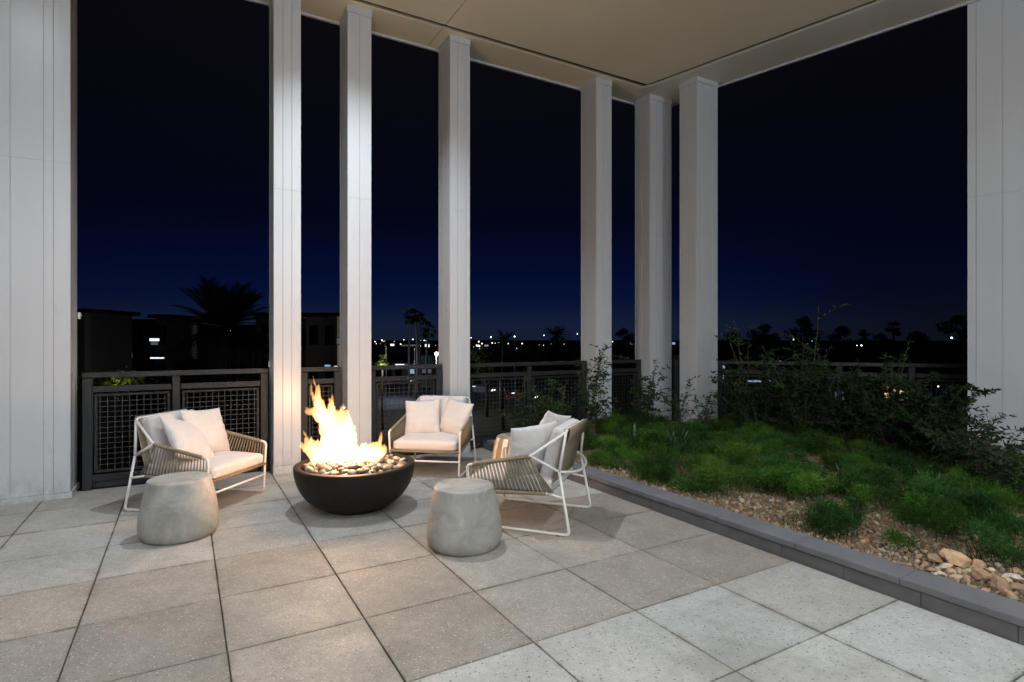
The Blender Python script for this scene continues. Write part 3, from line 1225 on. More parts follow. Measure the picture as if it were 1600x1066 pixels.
def XY(u, d):
    return (u - 800) / 887 * d, d


x, y = XY(925, 7.2)
shrub(x, y, 1.32, .34, 10, 1700, 'leafy upright shrub in front of the column left of the corner', .05)
x, y = XY(868, 7.0)
shrub(x, y, 1.0, .40, 10, 1700, 'dark shrub against the rail left of the leafy column foot', .045)
x, y = XY(818, 6.9)
shrub(x, y, .75, .36, 8, 900, 'low dark shrub behind the wooden stool', .045)
x, y = XY(1012, 7.7)
shrub(x, y, 1.25, .32, 8, 1200, 'thin airy shrub in front of the corner column', .05)
x, y = XY(1062, 7.6)
shrub(x, y, .8, .25, 6, 450, 'small wispy shrub between corner column and blue sided column', .045)
x, y = XY(1100, 7.1)
shrub(x, y, .85, .26, 6, 420, 'small twiggy shrub at the foot of the blue sided column', .045)
x, y = XY(1160, 7.3)
shrub(x, y, 1.75, .22, 4, 480, 'tall thin sapling rising above the rail right of the columns', .06)
for k, (u, d, h, n, lab) in enumerate(((1185, 7.0, 1.0, 1500, 'dark bushy shrub by the rail, first right of the tall sapling'),
                                       (1255, 6.5, 1.30, 2200, 'broad dark shrub in front of the rail with a paler top'),
                                       (1320, 6.3, 1.15, 2200, 'dense dark shrub covering the rail post'),
                                       (1395, 5.9, 1.05, 2400, 'dense dark shrub in front of the yellow lit window'),
                                       (1455, 5.5, .90, 2200, 'low dense dark shrub left of the right wall'))):
    x, y = XY(u, d)
    shrub(x, y, h * .98, .60, 17, int(n * 2.3), lab, .05, cols=((.013, .030, .008), (.010, .022, .007), (.020, .042, .010)))
x, y = XY(1268, 6.6)
shrub(x, y, 1.85, .20, 4, 500, 'slender sapling standing above the rail in the middle of the wide opening', .06)
x, y = XY(1395, 6.2)
shrub(x, y, 1.35, .25, 5, 500, 'young sapling poking over the rail near the lit window', .05)
x, y = XY(1548, 4.6)
shrub(x, y, .72, .42, 11, 1300, 'leafy dark shrub spreading in front of the right wall foot', .045, cols=((.018, .036, .013), (.028, .048, .02)))
x, y = XY(1595, 4.1)
shrub(x, y, .62, .36, 9, 700, 'twiggy branching shrub cut by the right edge, against the wall', .045, cols=((.018, .036, .013), (.028, .048, .02)))
x, y = XY(1500, 5.0)
shrub(x, y, .70, .40, 10, 1300, 'dark rounded shrub just left of the right wall edge', .045, cols=((.03, .06, .02), (.04, .07, .03)))


# ---- agaves, every leaf a piece
def agave(x, y, L, n, label, seed):
    rr = random.Random(seed)
    z = hp(x, y)
    th = thing('agave', label, 'agave', (x, y, z))
    for k in range(n):
        a = 2 * pi * k / n * 2.4 + rr.uniform(-.2, .2)
        up = rr.uniform(.35, 1.3)
        l_ = L * rr.uniform(.75, 1.1)
        w = l_ * .085
        mb = MB()
        vs, fs = [], []
        for q in range(7):
            u = q / 6
            r_ = cos(up) * l_ * u * (1 - .12 * u) + .015
            zz = sin(up) * l_ * u + .08 * l_ * u * u * (1 if up < .8 else -.3)
            ww = w * (0.65 + 1.2 * u - 1.85 * u * u) if u < 1 else 0.0005
            ww = max(ww, .0006)
            th_ = .30 * ww
            for (c1, c2) in ((-1, .35), (0, -.5), (1, .35), (0, .15)):
                vs.append((r_, c1 * ww, zz + c2 * th_ * 1.6))
        for q in range(6):
            for c1 in range(4):
                c2 = (c1 + 1) % 4
                fs.append((q * 4 + c1, q * 4 + c2, q * 4 + 4 + c2, q * 4 + 4 + c1))
        fs.append((24, 25, 26, 27))
        fs.append((3, 2, 1, 0))
        mb.add(vs, fs)
        obj('leaf', mb, M['agave'], th, True, rot=(0, 0, a))
    return th


x, y = XY(1052, 6.3)
agave(x, y, .33, 11, 'blue grey agave with long splayed leaves near the columns', 1)
x, y = XY(992, 6.6)
agave(x, y, .30, 10, 'blue grey agave in the grass left of the larger one', 2)
x, y = XY(1457, 4.55)
agave(x, y, .21, 9, 'pale pointed agave among the grass toward the right wall', 3)
x, y = XY(1322, 4.9)
agave(x, y, .17, 8, 'small agave half hidden in grass in the middle of the bed', 5)

# drip irrigation line with pale flecks
ir = MB()
ipts = []
for k in range(30):
    s_ = 5.15 + .05 * sin(k * .7)
    t_ = 5.4 - k * .18
    p = P(s_, t_)
    ipts.append((p.x, p.y, hp(p.x, p.y) + .05))
ir.tube(ipts, .008, 6)
tag(obj('irrigation_hose', ir, M['gap'], smooth=True), 'thin black irrigation hose snaking through the planting bed', 'hose')


# ================================================================== FIRE BOWL
BX, BY = -1.31, 4.75
bowl = thing('fire_bowl', 'large round dark fire bowl burning in the middle of the seats', 'fire bowl', (BX, BY, 0), R(20))
prof = [(.0005, .0), (.24, .0), (.25, .004), (.262, .018)]
for k in range(1, 25):
    a = k / 24
    ang = R(18) + a * R(70)
    prof.append((.262 + (.488 - .262) * (sin(ang) - sin(R(18))) / (sin(R(88)) - sin(R(18))), .018 + .327 * (1 - (cos(ang) - cos(R(88))) / (cos(R(18)) - cos(R(88))))))
prof += [(.4895, .352), (.488, .360), (.484, .364), (.440, .366), (.436, .362), (.432, .355), (.428, .30)]
obj('bowl_shell', MB().lathe(prof, 96), M['bowl'], bowl, True)
obj('burner_tray', MB().lathe([(.0005, .306), (.427, .306)], 64), M['burner'], bowl)
obj('foot', MB().lathe([(.0005, -.0), (.20, -.0), (.20, .02), (.0005, .02)], 48), M['slot'], bowl)
va = R(-125) - R(20)
vsl = MB().box(-.045, .045, -.004, .004, -.006, .006)
rr_ = .4665
o = obj('vent_slot', vsl, M['slot'], bowl, loc=(rr_ * cos(va), rr_ * sin(va), .265), rot=(0, 0, va + R(90)))
# pebbles
pebs = []
for k in range(7):
    me = rock_mesh('pebble', 3, .16, 40 + k, .62)
    me.shade_smooth()
    me.materials.append(M['pebble'])
    pebs.append(me)
PC = [(.34, .25, .19), (.42, .33, .26), (.22, .17, .14), (.48, .40, .33), (.30, .27, .25), (.40, .27, .19), (.16, .14, .13), (.52, .43, .36), (.26, .18, .13)]
placed = []
tries = 0
while len(placed) < 150 and tries < 9000:
    tries += 1
    a = rnd.uniform(0, 2 * pi)
    r_ = .405 * math.sqrt(rnd.random())
    sz_ = rnd.uniform(.024, .043)
    x, y = r_ * cos(a), r_ * sin(a)
    if r_ + sz_ > .428:
        continue
    lay = 0 if len(placed) < 85 else 1
    ok = all((x - q[0]) ** 2 + (y - q[1]) ** 2 > ((sz_ + q[2]) * .88) ** 2 for q in placed if q[3] == lay)
    if not ok:
        continue
    z_ = (.330 if lay == 0 else .352) + (.035 * (1 - (r_ / .42) ** 2)) + rnd.uniform(-.004, .006)
    placed.append((x, y, sz_, lay))
    kk = .8 + .45 * rnd.random()
    c_ = PC[rnd.randrange(len(PC))]
    o = link('pebble', pebs[rnd.randrange(7)], None, bowl, (x, y, z_), (rnd.uniform(-.45, .45), rnd.uniform(-.45, .45), rnd.uniform(0, 6.28)), tuple(q * kk * .62 for q in c_))
    o.scale = (sz_ * rnd.uniform(1.0, 1.45), sz_ * rnd.uniform(.8, 1.05), sz_ * rnd.uniform(.85, 1.15))

# flame: chains of blobs merged into one ragged body of gas
PX = .00536
TONG = [
    [(535, 722, 26, 0), (522, 702, 26, 0), (514, 678, 22, 0), (505, 655, 15, 0), (496, 632, 8, .01), (489, 612, 3.6, .01), (484, 594, 1.2, .01)],
    [(535, 700, 20, .02), (530, 678, 18, .02), (532, 660, 11, .02), (538, 648, 5, .02), (533, 636, 1.5, .02)],
    [(545, 705, 15, -.02), (547, 682, 10, -.02), (546, 664, 7, -.02), (549, 656, 2.5, -.02)],
    [(536, 668, 10, .03), (544, 655, 6, .03), (542, 645, 1.5, .03)],
    [(505, 716, 16, -.03), (489, 704, 9, -.03), (479, 690, 5, -.03), (476, 676, 2, -.03)],
    [(489, 704, 7, -.03), (478, 702, 4, -.03), (471, 696, 1.5, -.03)],
    [(508, 662, 12, .03), (492, 652, 6, .03), (481, 644, 3, .03), (472, 636, 1.2, .03)],
    [(505, 650, 12, -.03), (498, 636, 6, -.03), (488, 620, 2.8, -.03), (481, 604, 1.2, -.03)],
    [(514, 648, 10, .05), (510, 630, 5, .05), (512, 616, 1.4, .05)],
    [(524, 650, 8, -.05), (521, 636, 4, -.05), (525, 624, 1.3, -.05)],
    [(560, 718, 14, .0), (578, 714, 12, .0), (589, 702, 8, .0), (592, 690, 5, .0), (591, 677, 1.3, .0)],
    [(586, 714, 8, .04), (598, 706, 5, .04), (601, 696, 1.5, .04)],
    [(505, 722, 14, .05), (530, 724, 16, -.06), (556, 722, 13, .06), (580, 720, 8, -.04)],
]
bm = bmesh.new()
for ch in TONG:
    for (a, b_) in zip(ch[:-1], ch[1:]):
        n = 7
        for k in range(n):
            u = k / n
            px, py, rr_, dy = [a[i] * (1 - u) + b_[i] * u for i in range(4)]
            rr_ *= PX * (1.12 if (725 - py) < 25 else .92)
            mtx = Matrix.Translation((BX + (px - 555) * PX, BY + dy, .362 + (725 - py) * PX)) @ Matrix.Diagonal((rr_ * .85, rr_ * .6, rr_ * 1.35, 1))
            bmesh.ops.create_icosphere(bm, subdivisions=2, radius=1, matrix=mtx)
tmp = bpy.data.meshes.new('flame_tmp')
bm.to_mesh(tmp)
bm.free()
fo = bpy.data.objects.new('flame_tmp', tmp)
COL.objects.link(fo)
md = fo.modifiers.new('r', 'REMESH')
md.mode = 'VOXEL'
md.voxel_size = .0055
dg = bpy.context.evaluated_depsgraph_get()
fm = bpy.data.meshes.new_from_object(fo.evaluated_get(dg))
bpy.data.objects.remove(fo)
fm.name = 'flame'
# drop stray crumbs so that the body stays one closed surface
bm = bmesh.new()
bm.from_mesh(fm)
seen, best = set(), []
for v0_ in bm.verts:
    if v0_ in seen:
        continue
    isl, stack = [], [v0_]
    seen.add(v0_)
    while stack:
        q_ = stack.pop()
        isl.append(q_)
        for e_ in q_.link_edges:
            w_ = e_.other_vert(q_)
            if w_ not in seen:
                seen.add(w_)
                stack.append(w_)
    if len(isl) > len(best):
        best = isl
keep_ = set(best)
bmesh.ops.delete(bm, geom=[q_ for q_ in bm.verts if q_ not in keep_], context='VERTS')
bm.to_mesh(fm)
bm.free()
for v_ in fm.vertices:
    c_ = v_.co.copy()
    z_ = max(0, c_.z - .40)
    am = min(1, z_ * 6)
    q = Vector((c_.x * 9, c_.y * 9, c_.z * 4.5))
    q2 = Vector((c_.x * 26, c_.y * 26, c_.z * 11))
    q3 = Vector((c_.x * 60, c_.y * 60, c_.z * 26))
    # shears never fold the surface over itself
    z0_ = c_.z
    dx_ = .050 * noise.noise(Vector((0, c_.y * 7, z0_ * 7.5))) + .026 * noise.noise(Vector((4, c_.y * 16, z0_ * 24))) + .009 * noise.noise(Vector((8, c_.y * 30, z0_ * 70)))
    x1_ = c_.x + am * dx_
    dz_ = .045 * noise.noise(Vector((x1_ * 14, c_.y * 9, 3))) + .040 * noise.noise(Vector((x1_ * 38, c_.y * 20, 7))) + .016 * noise.noise(Vector((x1_ * 95, c_.y * 40, 11)))
    v_.co.x = x1_
    v_.co.z = z0_ + am * dz_
base_z = .36
fm.materials.clear()
fm.materials.append(M['flame'])
fl = thing('flame', 'bright orange and white flames leaping from the pebbles of the fire bowl', 'fire', (BX, BY, .36))
fo = link('flame_body', fm, None, fl)
fo.matrix_parent_inverse = Matrix.Translation((BX, BY, .36)).inverted()

# ================================================================== STOOLS
def stool_profile():
    pr = [(.0005, 0), (.215, 0), (.228, .004)]
    pts = [(.240, .020), (.252, .055), (.2545, .10), (.250, .16), (.241, .22), (.229, .28), (.217, .33), (.208, .37), (.204, .388)]
    pr += pts + [(.202, .398), (.198, .404), (.192, .4075), (.18, .4085), (.0005, .4085)]
    return pr


sm_ = MB().lathe(stool_profile(), 96).mesh('cast_stool', True)
for v_ in sm_.vertices:
    q = v_.co
    k = 1 + .010 * noise.noise(q * 5) + .004 * noise.noise(q * 20)
    v_.co.x *= k
    v_.co.y *= k
a_ = link('stool', sm_, M['stone_stool'], None, (-2.385, 4.07, 0), (0, 0, .5))
tag(a_, 'round grey cast stone stool in front of the left chair', 'stool', 'cast stone stools')
b2 = a_.copy()
COL.objects.link(b2)
b2.location = (-.325, 3.87, 0)
b2.rotation_euler = (0, 0, 2.4)
b2['label'] = 'round grey cast stone stool beside the right hand chair, nearest the camera'

# wooden stave stool
ws = thing('stool', 'round wooden stool with vertical tan and cream staves behind the right chair', 'stool', (.045, 5.74, 0), .3)
wp = [(.205, .0), (.232, .03), (.252, .09), (.255, .15), (.248, .22), (.236, .29), (.218, .36), (.204, .405), (.196, .415)]
ns = 22
SC = [(.40, .24, .12), (.82, .76, .66), (.36, .22, .11), (.84, .79, .70), (.50, .33, .18), (.78, .71, .60)]
for k in range(ns):
    a0, a1 = 2 * pi * k / ns + .006, 2 * pi * (k + 1) / ns - .006
    o = obj('stave', MB().lathe(wp, 5, a0, a1), M['stave'], ws, True, color=SC[k % 6])
obj('core', MB().lathe([(.20, .004)] + [(r_ - .006, z_) for r_, z_ in wp[1:]] + [(.0005, .410)], 44), M['gap'], ws, True)
for k in range(7):
    x0 = -.19 + k * .0545
    x1 = x0 + .052
    ya = math.sqrt(max(.0001, .197 ** 2 - max(abs(x0), abs(x1)) ** 2)) if max(abs(x0), abs(x1)) < .197 else .03
    yb = math.sqrt(.197 ** 2 - min(abs(x0), abs(x1), abs((x0 + x1) / 2)) ** 2)
    yl = math.sqrt(.197 ** 2 - min(.19, abs(x0)) ** 2)
    yr = math.sqrt(.197 ** 2 - min(.19, abs(x1)) ** 2)
    o = obj('top_board', MB().prism([(x0, -yl), (x1, -yr), (x1, yr), (x0, yl)], .412, .424), M['stave'], ws, color=[(.30, .27, .24), (.42, .38, .33), (.22, .20, .18)][k % 3])


# ================================================================== CHAIRS
def soft_box(sx, sy, sz, r=.035, bulge=.012, n=14, seed=0, top_sag=0.0):
    bm = bmesh.new()
    bmesh.ops.create_cube(bm, size=2)
    bmesh.ops.subdivide_edges(bm, edges=bm.edges[:], cuts=n, use_grid_fill=True)
    hx, hy, hz = sx / 2, sy / 2, sz / 2
    for v_ in bm.verts:
        u = v_.co.copy()
        # more rings near the edges
        f_ = lambda a: math.copysign(abs(a) ** .8, a)
        p = Vector((f_(u.x) * hx, f_(u.y) * hy, f_(u.z) * hz))
        rr = min(r, hz * .98)
        inner = Vector((max(-hx + rr, min(hx - rr, p.x)), max(-hy + rr, min(hy - rr, p.y)), max(-hz + rr, min(hz - rr, p.z))))
        d = p - inner
        if d.length > 1e-6:
            p = inner + d.normalized() * rr
        ex = (1 - (p.x / hx) ** 2) * (1 - (p.y / hy) ** 2)
        p.z += math.copysign(bulge, p.z) * max(0, ex) ** .6 * (abs(p.z) / hz)
        q = Vector((p.x * 6 + seed, p.y * 6, p.z * 6))
        p += Vector((0, 0, 1)) * .004 * noise.noise(q)
        v_.co = p
    me = bpy.data.meshes.new('cushion')
    bm.to_mesh(me)
    bm.free()
    me.shade_smooth()
    return me


def piping(sx, sy, z, r=.035, rad=.0035):
    hx, hy = sx / 2 - .004, sy / 2 - .004
    pts = []
    for (cx, cy, a0) in ((hx - r, hy - r, 0), (-hx + r, hy - r, 90), (-hx + r, -hy + r, 180), (hx - r, -hy + r, 270)):
        for k in range(6):
            a = R(a0 + 90 * k / 5)
            pts.append((cx + (r) * cos(a), cy + (r) * sin(a), z))
    return MB().tube(pts, rad, 6, closed=True)


HW = .372          # half width at the arms
TR = .0105        # tube radius


def make_chair(label):
    t = thing('lounge_chair', label, 'lounge chair', (0, 0, 0), 0, 'white framed lounge chairs round the fire')
    for sg in (-1, 1):
        yb = HW - .015
        arm_f = Vector((.40, sg * HW, .455))
        arm_r = Vector((-.10, sg * HW, .555))
        seat_f = Vector((.39, sg * (HW - .006), .262))
        seat_r = Vector((-.215, sg * (HW - .04), .285))
        knee = Vector((-.305, sg * (HW - .035), .450))
        top = Vector((-.342, sg * .29, .728))
        rf = Vector((-.385, sg * yb, .0105))
        ff = Vector((.385, sg * yb, .0105))
        # sled: rear leg, floor runner, front leg in one bent tube
        obj('sled_leg', MB().tube(fillet([knee, rf, ff, seat_f, arm_f, arm_f + (arm_r - arm_f) * .12], .035, 5), TR, 10), M['white_tube'], t, True)
        obj('arm_tube', MB().tube(fillet([arm_f + (arm_r - arm_f) * .10, arm_r, top], .03, 5), TR, 10), M['white_tube'], t, True)
        obj('side_brace', MB().tube([arm_r, knee], TR * .95, 10), M['white_tube'], t, True)
        obj('back_upright', MB().tube([top, knee], TR, 10), M['white_tube'], t, True)
        obj('rear_brace', MB().tube([seat_r, rf + (knee - rf) * .58], TR * .85, 8), M['white_tube'], t, True)
        obj('seat_rail', MB().tube([seat_f, seat_r], TR, 8), M['white_tube'], t, True)
        # rope wrapped rails
        wr = MB()
        for (a, b_, u0, u1, rad) in ((arm_f, arm_r, .10, .985, TR + .0045), (seat_f, seat_r, .02, .98, TR + .0045)):
            nseg = 70
            pts = [a + (b_ - a) * (u0 + (u1 - u0) * q / nseg) for q in range(nseg + 1)]
            wr.tube(pts, [rad + (.0012 if q % 2 else -.0006) for q in range(nseg + 1)], 8)
        w = obj('rope_wrap', wr, M['rope'], t, True)
        # cords strung between the rails
        cd = MB()
        n = 38
        for k in range(n):
            u = .035 + .95 * k / (n - 1)
            a = arm_f + (arm_r - arm_f) * u
            uu = min(.99, u * .97 + .03 * u)
            b_ = seat_f + (seat_r - seat_f) * uu
            yo = sg * .006
            yo = yo if k % 2 else -yo
            cd.tube([a + Vector((0, yo, 0)), b_ + Vector((0, yo, 0))], .0034, 5)
        # fan of cords to the back foot of the seat
        for k in range(5):
            a = arm_r + (arm_f - arm_r) * (.01 + .012 * k)
            b_ = seat_r + Vector((-.012 * k, 0, .002 * k))
            cd.tube([a, b_], .0030, 5)
        o = obj('rope_webbing', cd, M['rope'], t, True)
        o['kind'] = 'stuff'
        obj('glide', MB().box(-.012, .012, -.008, .008, 0, .006), M['gap'], t, loc=(.30, sg * yb, -.0015))
        obj('glide', MB().box(-.012, .012, -.008, .008, 0, .006), M['gap'], t, loc=(-.30, sg * yb, -.0015))
    # cross members
    obj('front_stretcher', MB().tube([(.393, -(HW - .015), .165), (.393, HW - .015, .165)], TR * .9, 8), M['white_tube'], t, True)
    for x, z, hw in ((.39, .262, HW - .006), (-.215, .285, HW - .04)):
        obj('seat_crossbar', MB().tube([(x, -hw, z), (x, hw, z)], TR + .003, 8), M['rope'], t, True)
    # bowed tube behind the back between the knees
    bp = []
    for k in range(17):
        u = -1 + 2 * k / 16
        bp.append((-.305 - .095 * (1 - abs(u) ** 2.6), u * (HW - .035), .45 + .035 * (1 - u * u) * -1))
    obj('back_bow', MB().tube(bp, TR * .95, 10), M['white_tube'], t, True)
    obj('back_top_tube', MB().tube(fillet([(-.342, -.29, .728), (-.348, -.265, .742), (-.348, .265, .742), (-.342, .29, .728)], .03, 4), TR, 10), M['white_tube'], t, True)
    # woven sling: seat and back
    sl = MB()
    path = [(.385, .270), (.20, .268), (0, .272), (-.205, .292), (-.245, .36), (-.285, .50), (-.322, .63), (-.346, .745), (-.366, .754), (-.372, .738), (-.348, .65)]
    wdt = [.34, .338, .335, .315, .308, .298, .29, .275, .275, .275, .275]
    vs, fs = [], []
    for (x, z), w in zip(path, wdt):
        for yy in (-w, 0, w):
            vs.append((x, yy, z))
    nq = len(path)
    for q in range(nq - 1):
        for k in range(2):
            fs.append((q * 3 + k, q * 3 + k + 1, q * 3 + k + 4, q * 3 + k + 3))
    sl.add(vs, fs)
    o = obj('sling', sl, M['sling'], t, True)
    sd = o.modifiers.new('thick', 'SOLIDIFY')
    sd.thickness = .007
    sd.offset = 0
    # cushions
    sc_ = link('seat_cushion', soft_box(.66, .665, .095, .034, .012, seed=1), M['cushion'], t, (.085, 0, .326), (0, R(1.0), 0))
    obj('cushion_piping', piping(.66, .665, .026), M['cushion'], sc_, True)
    obj('cushion_piping', piping(.66, .665, -.026), M['cushion'], sc_, True)
    # back cushion: local x up the back
    bc = link('back_cushion', soft_box(.43, .54, .095, .034, .014, seed=5), M['cushion'], t, (-.225, 0, .545), (0, R(-107), 0))
    obj('cushion_piping', piping(.43, .54, .028), M['cushion'], bc, True)
    return t


chair = make_chair('white tube lounge chair left of the fire, facing right')
CH = [((-2.715, 4.91, .0), R(-11)), ((-.825, 6.13, .0), R(-99)), ((.167, 4.48, .0), R(160))]
chair.location = CH[0][0]
chair.rotation_euler = (0, 0, CH[0][1])
chair2 = copy_tree(chair, CH[1][0], CH[1][1], 'white tube lounge chair behind the fire bowl, facing the camera')
chair3 = copy_tree(chair, CH[2][0], CH[2][1], 'white tube lounge chair right of the fire, seen from its side')


def pillow_mesh(w, h, th, seed=0):
    n = 26
    vs, fs = [], []
    for sgn in (1, -1):
        for i in range(n + 1):
            for j in range(n + 1):
                u, v = -1 + 2 * i / n, -1 + 2 * j / n
                u = math.copysign(abs(u) ** .85, u)
                v = math.copysign(abs(v) ** .85, v)
                eu = 1 - abs(u) ** 2.4
                ev = 1 - abs(v) ** 2.4
                k = max(0, eu * ev) ** .55
                pin = .075
                x = u * w / 2 * (1 - pin * (1 - v * v) * abs(u) ** 3)
                y_ = v * h / 2 * (1 - pin * (1 - u * u) * abs(v) ** 3)
                q = Vector((x * 5 + seed * 3.7, y_ * 5 + seed, 2.0 * sgn))
                wr = noise.noise(q) * .012 * k
                # creases running in from the edges
                cr = .010 * (sin(u * 16 + 3 * noise.noise(q * .7)) * (abs(v) ** 3) + sin(v * 16 + 3 * noise.noise(q * .6)) * (abs(u) ** 3)) * (1 - max(abs(u), abs(v)) ** 8)
                # slump: thicker near the bottom
                z = sgn * (th / 2 * k * (1 + .18 * -v)) + wr + cr * k ** .3
                vs.append((x, y_, z))
    m_ = (n + 1) ** 2
    for i in range(n):
        for j in range(n):
            a = i * (n + 1) + j
            fs.append((a, a + n + 1, a + n + 2, a + 1))
            fs.append((m_ + a, m_ + a + 1, m_ + a + n + 2, m_ + a + n + 1))
    mb = MB().add(vs, fs)
    me = mb.mesh('pillow', True)
    bm = bmesh.new()
    bm.from_mesh(me)
    bmesh.ops.remove_doubles(bm, verts=bm.verts, dist=.0006)
    bm.to_mesh(me)
    bm.free()
    me.shade_smooth()
    return me


def pillow(chair_i, loc, axis_up, normal, roll, label, size=(.44, .44, .15), seed=0):
    """loc, normal in chair axes: the pillow's face looks along the normal"""
    (cl, ca) = CH[chair_i]
    me = pillow_mesh(*size, seed=seed)
    o = link('throw_pillow', me, M['pillow'])
    n_ = Vector(normal).normalized()
    up = Vector(axis_up)
    up = (up - n_ * up.dot(n_)).normalized()
    x_ = up.cross(n_)
    rot = Matrix((x_, up, n_)).transposed().to_4x4() @ Matrix.Rotation(roll, 4, 'Z')
    o.matrix_world = Matrix.Translation(cl) @ Matrix.Rotation(ca, 4, 'Z') @ Matrix.Translation(loc) @ rot
    return tag(o, label, 'pillow', 'throw pillows on the lounge chairs')


# chair axes: +x forwards, +y to the sitter's left
pillow(0, (-.07, .175, .568), (0, 0, 1), (.90, -.10, .36), R(-4), 'pale square pillow upright against the back of the left chair', seed=1)
pillow(0, (-.02, -.095, .545), (0, 0, 1), (.74, .16, .62), R(-24), 'pale pillow slumped over the near arm side of the left chair', seed=2)
pillow(1, (-.075, -.170, .540), (0, 0, 1), (.93, .10, .33), R(3), 'pale pillow on the left half of the middle chair', (.40, .40, .14), seed=3)
pillow(1, (-.065, .205, .540), (0, 0, 1), (.84, -.50, .33), R(-6), 'pale pillow on the right half of the middle chair', (.41, .40, .14), seed=4)
pillow(2, (-.045, .20, .560), (0, 0, 1), (.78, -.52, .30), R(-3), 'pale pillow nearest the camera on the right chair', seed=5)
pillow(2, (-.085, -.16, .600), (0, 0, 1), (.88, -.25, .34), R(13), 'pale pillow on the far side of the right chair, corner pointing up', seed=6)


# ================================================================== THE TOWN BEYOND
GZ = -8.2
struct('ground', MB().box(-2500, 2500, 7.5, 4500, GZ - 1, GZ), M['ground'])
W = lambda u, v, d: Vector(((u - 800) / 887 * d, d, 1.4 - (v - 530) / 887 * d))


def GP(u, v):
    d = 887 * (1.4 - GZ) / (v - 530)
    return Vector(((u - 800) / 887 * d, d, GZ))


# road and parking, thin sheets stepped above the ground
rp = [GP(700, 604), GP(900, 632), GP(1000, 655), GP(1000, 640), GP(900, 618), GP(700, 596)]
struct('road', MB().prism([(p.x, p.y) for p in rp], GZ, GZ + .02), M['asphalt'])
lp = [GP(560, 640), GP(700, 640), GP(700, 572), GP(570, 572)]
struct('parking_lot', MB().prism([(p.x, p.y) for p in lp], GZ, GZ + .012), M['lot'])
lp = [GP(130, 640), GP(330, 640), GP(380, 585), GP(180, 585)]
struct('courtyard_paving', MB().prism([(p.x, p.y) for p in lp], GZ, GZ + .012), M['lot'])


def building(u0, u1, vtop, d, label, depth=6, m_='stucco', wins=(), steps=(), roofm='roof', eave=.5, floors=3, dark=True):
    p0 = W(u0, 530, d)
    p1 = W(u1, 530, d)
    topz = 1.4 - (vtop - 530) / 887 * d
    w = p1.x - p0.x
    th = thing('building', label, 'building', (p0.x, d, GZ), 0)
    H = topz - GZ
    obj('wall', MB().box(0, w, 0, depth, 0, H), M[m_], th)
    r_ = obj('roof', MB().box(-eave, w + eave, -eave, depth + eave, H + .002, H + .35), M[roofm], th)
    for (a, b_, v) in steps:
        xa, xb = W(a, 0, d).x - p0.x, W(b_, 0, d).x - p0.x
        z1 = 1.4 - (v - 530) / 887 * d - GZ
        obj('upper_block', MB().box(xa, xb, .8, depth - .6, H + .36, z1), M[m_], th)
    fh = H / floors
    n = max(2, int(w / 4))
    for k in range(n):
        for f_ in range(floors):
            x0 = (k + .28) * w / n
            x1 = x0 + .44 * w / n
            z0 = fh * f_ + fh * .32
            fr = obj('window', MB().box(x0 - .08, x1 + .08, -.05, .0, z0 - .08, z0 + fh * .45 + .08), M['roof'], th)
            obj('pane', MB().box(x0, x1, -.07, -.052, z0, z0 + fh * .45), M['glass_dark'], fr)
    for (a, b_, va, vb, mm) in wins:
        xa, xb = W(a, 0, d).x - p0.x, W(b_, 0, d).x - p0.x
        za, zb = 1.4 - (vb - 530) / 887 * d - GZ, 1.4 - (va - 530) / 887 * d - GZ
        fr = obj('lit_window', MB().box(xa - .08, xb + .08, -.12, -.072, za - .08, zb + .08), M['roof'], th)
        obj('pane', MB().box(xa, xb, -.14, -.122, za, zb), M[mm], fr)
    return th


building(40, 132, 489, 48, 'dark flat roofed building at the far left beyond the rail', wins=((100, 104, 552, 560, 'win_dim'),))
building(150, 188, 506, 62, 'low dark apartment block left of the big palm', wins=((202, 208, 552, 559, 'win_dim'), (172, 186, 556, 568, 'win_dim')))
building(214, 236, 504, 64, 'low dark apartment wing just left of the big palm', depth=5)
building(243, 262, 497, 58, 'narrow dark stair block with a bright lit window', wins=((235, 250, 529, 533, 'win_cool'), (237, 248, 534, 539, 'win_dim'), (236, 258, 558.5, 560.5, 'win_cool')))
building(266, 400, 512, 70, 'long dark apartment block behind the big palm', wins=((264, 272, 529, 531, 'win_dim'), (264, 268, 556, 560, 'win_dim')))
building(400, 474, 494, 66, 'dark apartment block hidden behind the first column')
building(470, 482, 503, 60, 'narrow dark block seen just right of the first column')
building(478, 527, 495, 55, 'dark apartment block with overhanging roof seen above the flames', m_='stucco_w',
         wins=((527, 533, 528, 538, 'win_dim'), (523, 528, 572, 584, 'win_cool'), (508, 517, 570, 575, 'win_blue')), eave=.9)
building(655, 690, 556, 112, 'low green walled shop with lit awning beyond the parking lot', m_='green_wall', floors=1, depth=12,
         wins=((660, 674, 577, 583, 'win_dim'),))
building(612, 655, 567, 120, 'long low building with a strip of bright shop lights', m_='stucco_w', floors=1, depth=10,
         wins=((618, 632, 569, 571, 'win_cool'), (634, 652, 570, 572, 'win_cool'), (640, 648, 577, 584, 'win_blue')))
building(1290, 1345, 600, 60, 'small white lit house wall glimpsed through the right shrubs', m_='stucco_w', floors=1, depth=8,
         wins=((1303, 1320, 612, 626, 'win_dim'), (1309, 1314, 613, 619, 'win_cool')))
building(1372, 1428, 600, 55, 'low building with warm yellow lit windows behind the right shrubs', m_='stucco_w', floors=1, depth=8,
         wins=((1375, 1388, 604, 622, 'win_warm'), (1390, 1398, 605, 622, 'win_warm'), (1404, 1411, 608, 625, 'win_warm'), (1413, 1420, 612, 628, 'win_warm')))
building(1085, 1145, 558, 75, 'dark building with two pale blue lit windows right of the columns', floors=2, depth=10,
         wins=((1120, 1132, 571, 576, 'win_blue'), (1122, 1131, 586, 592, 'win_blue')))
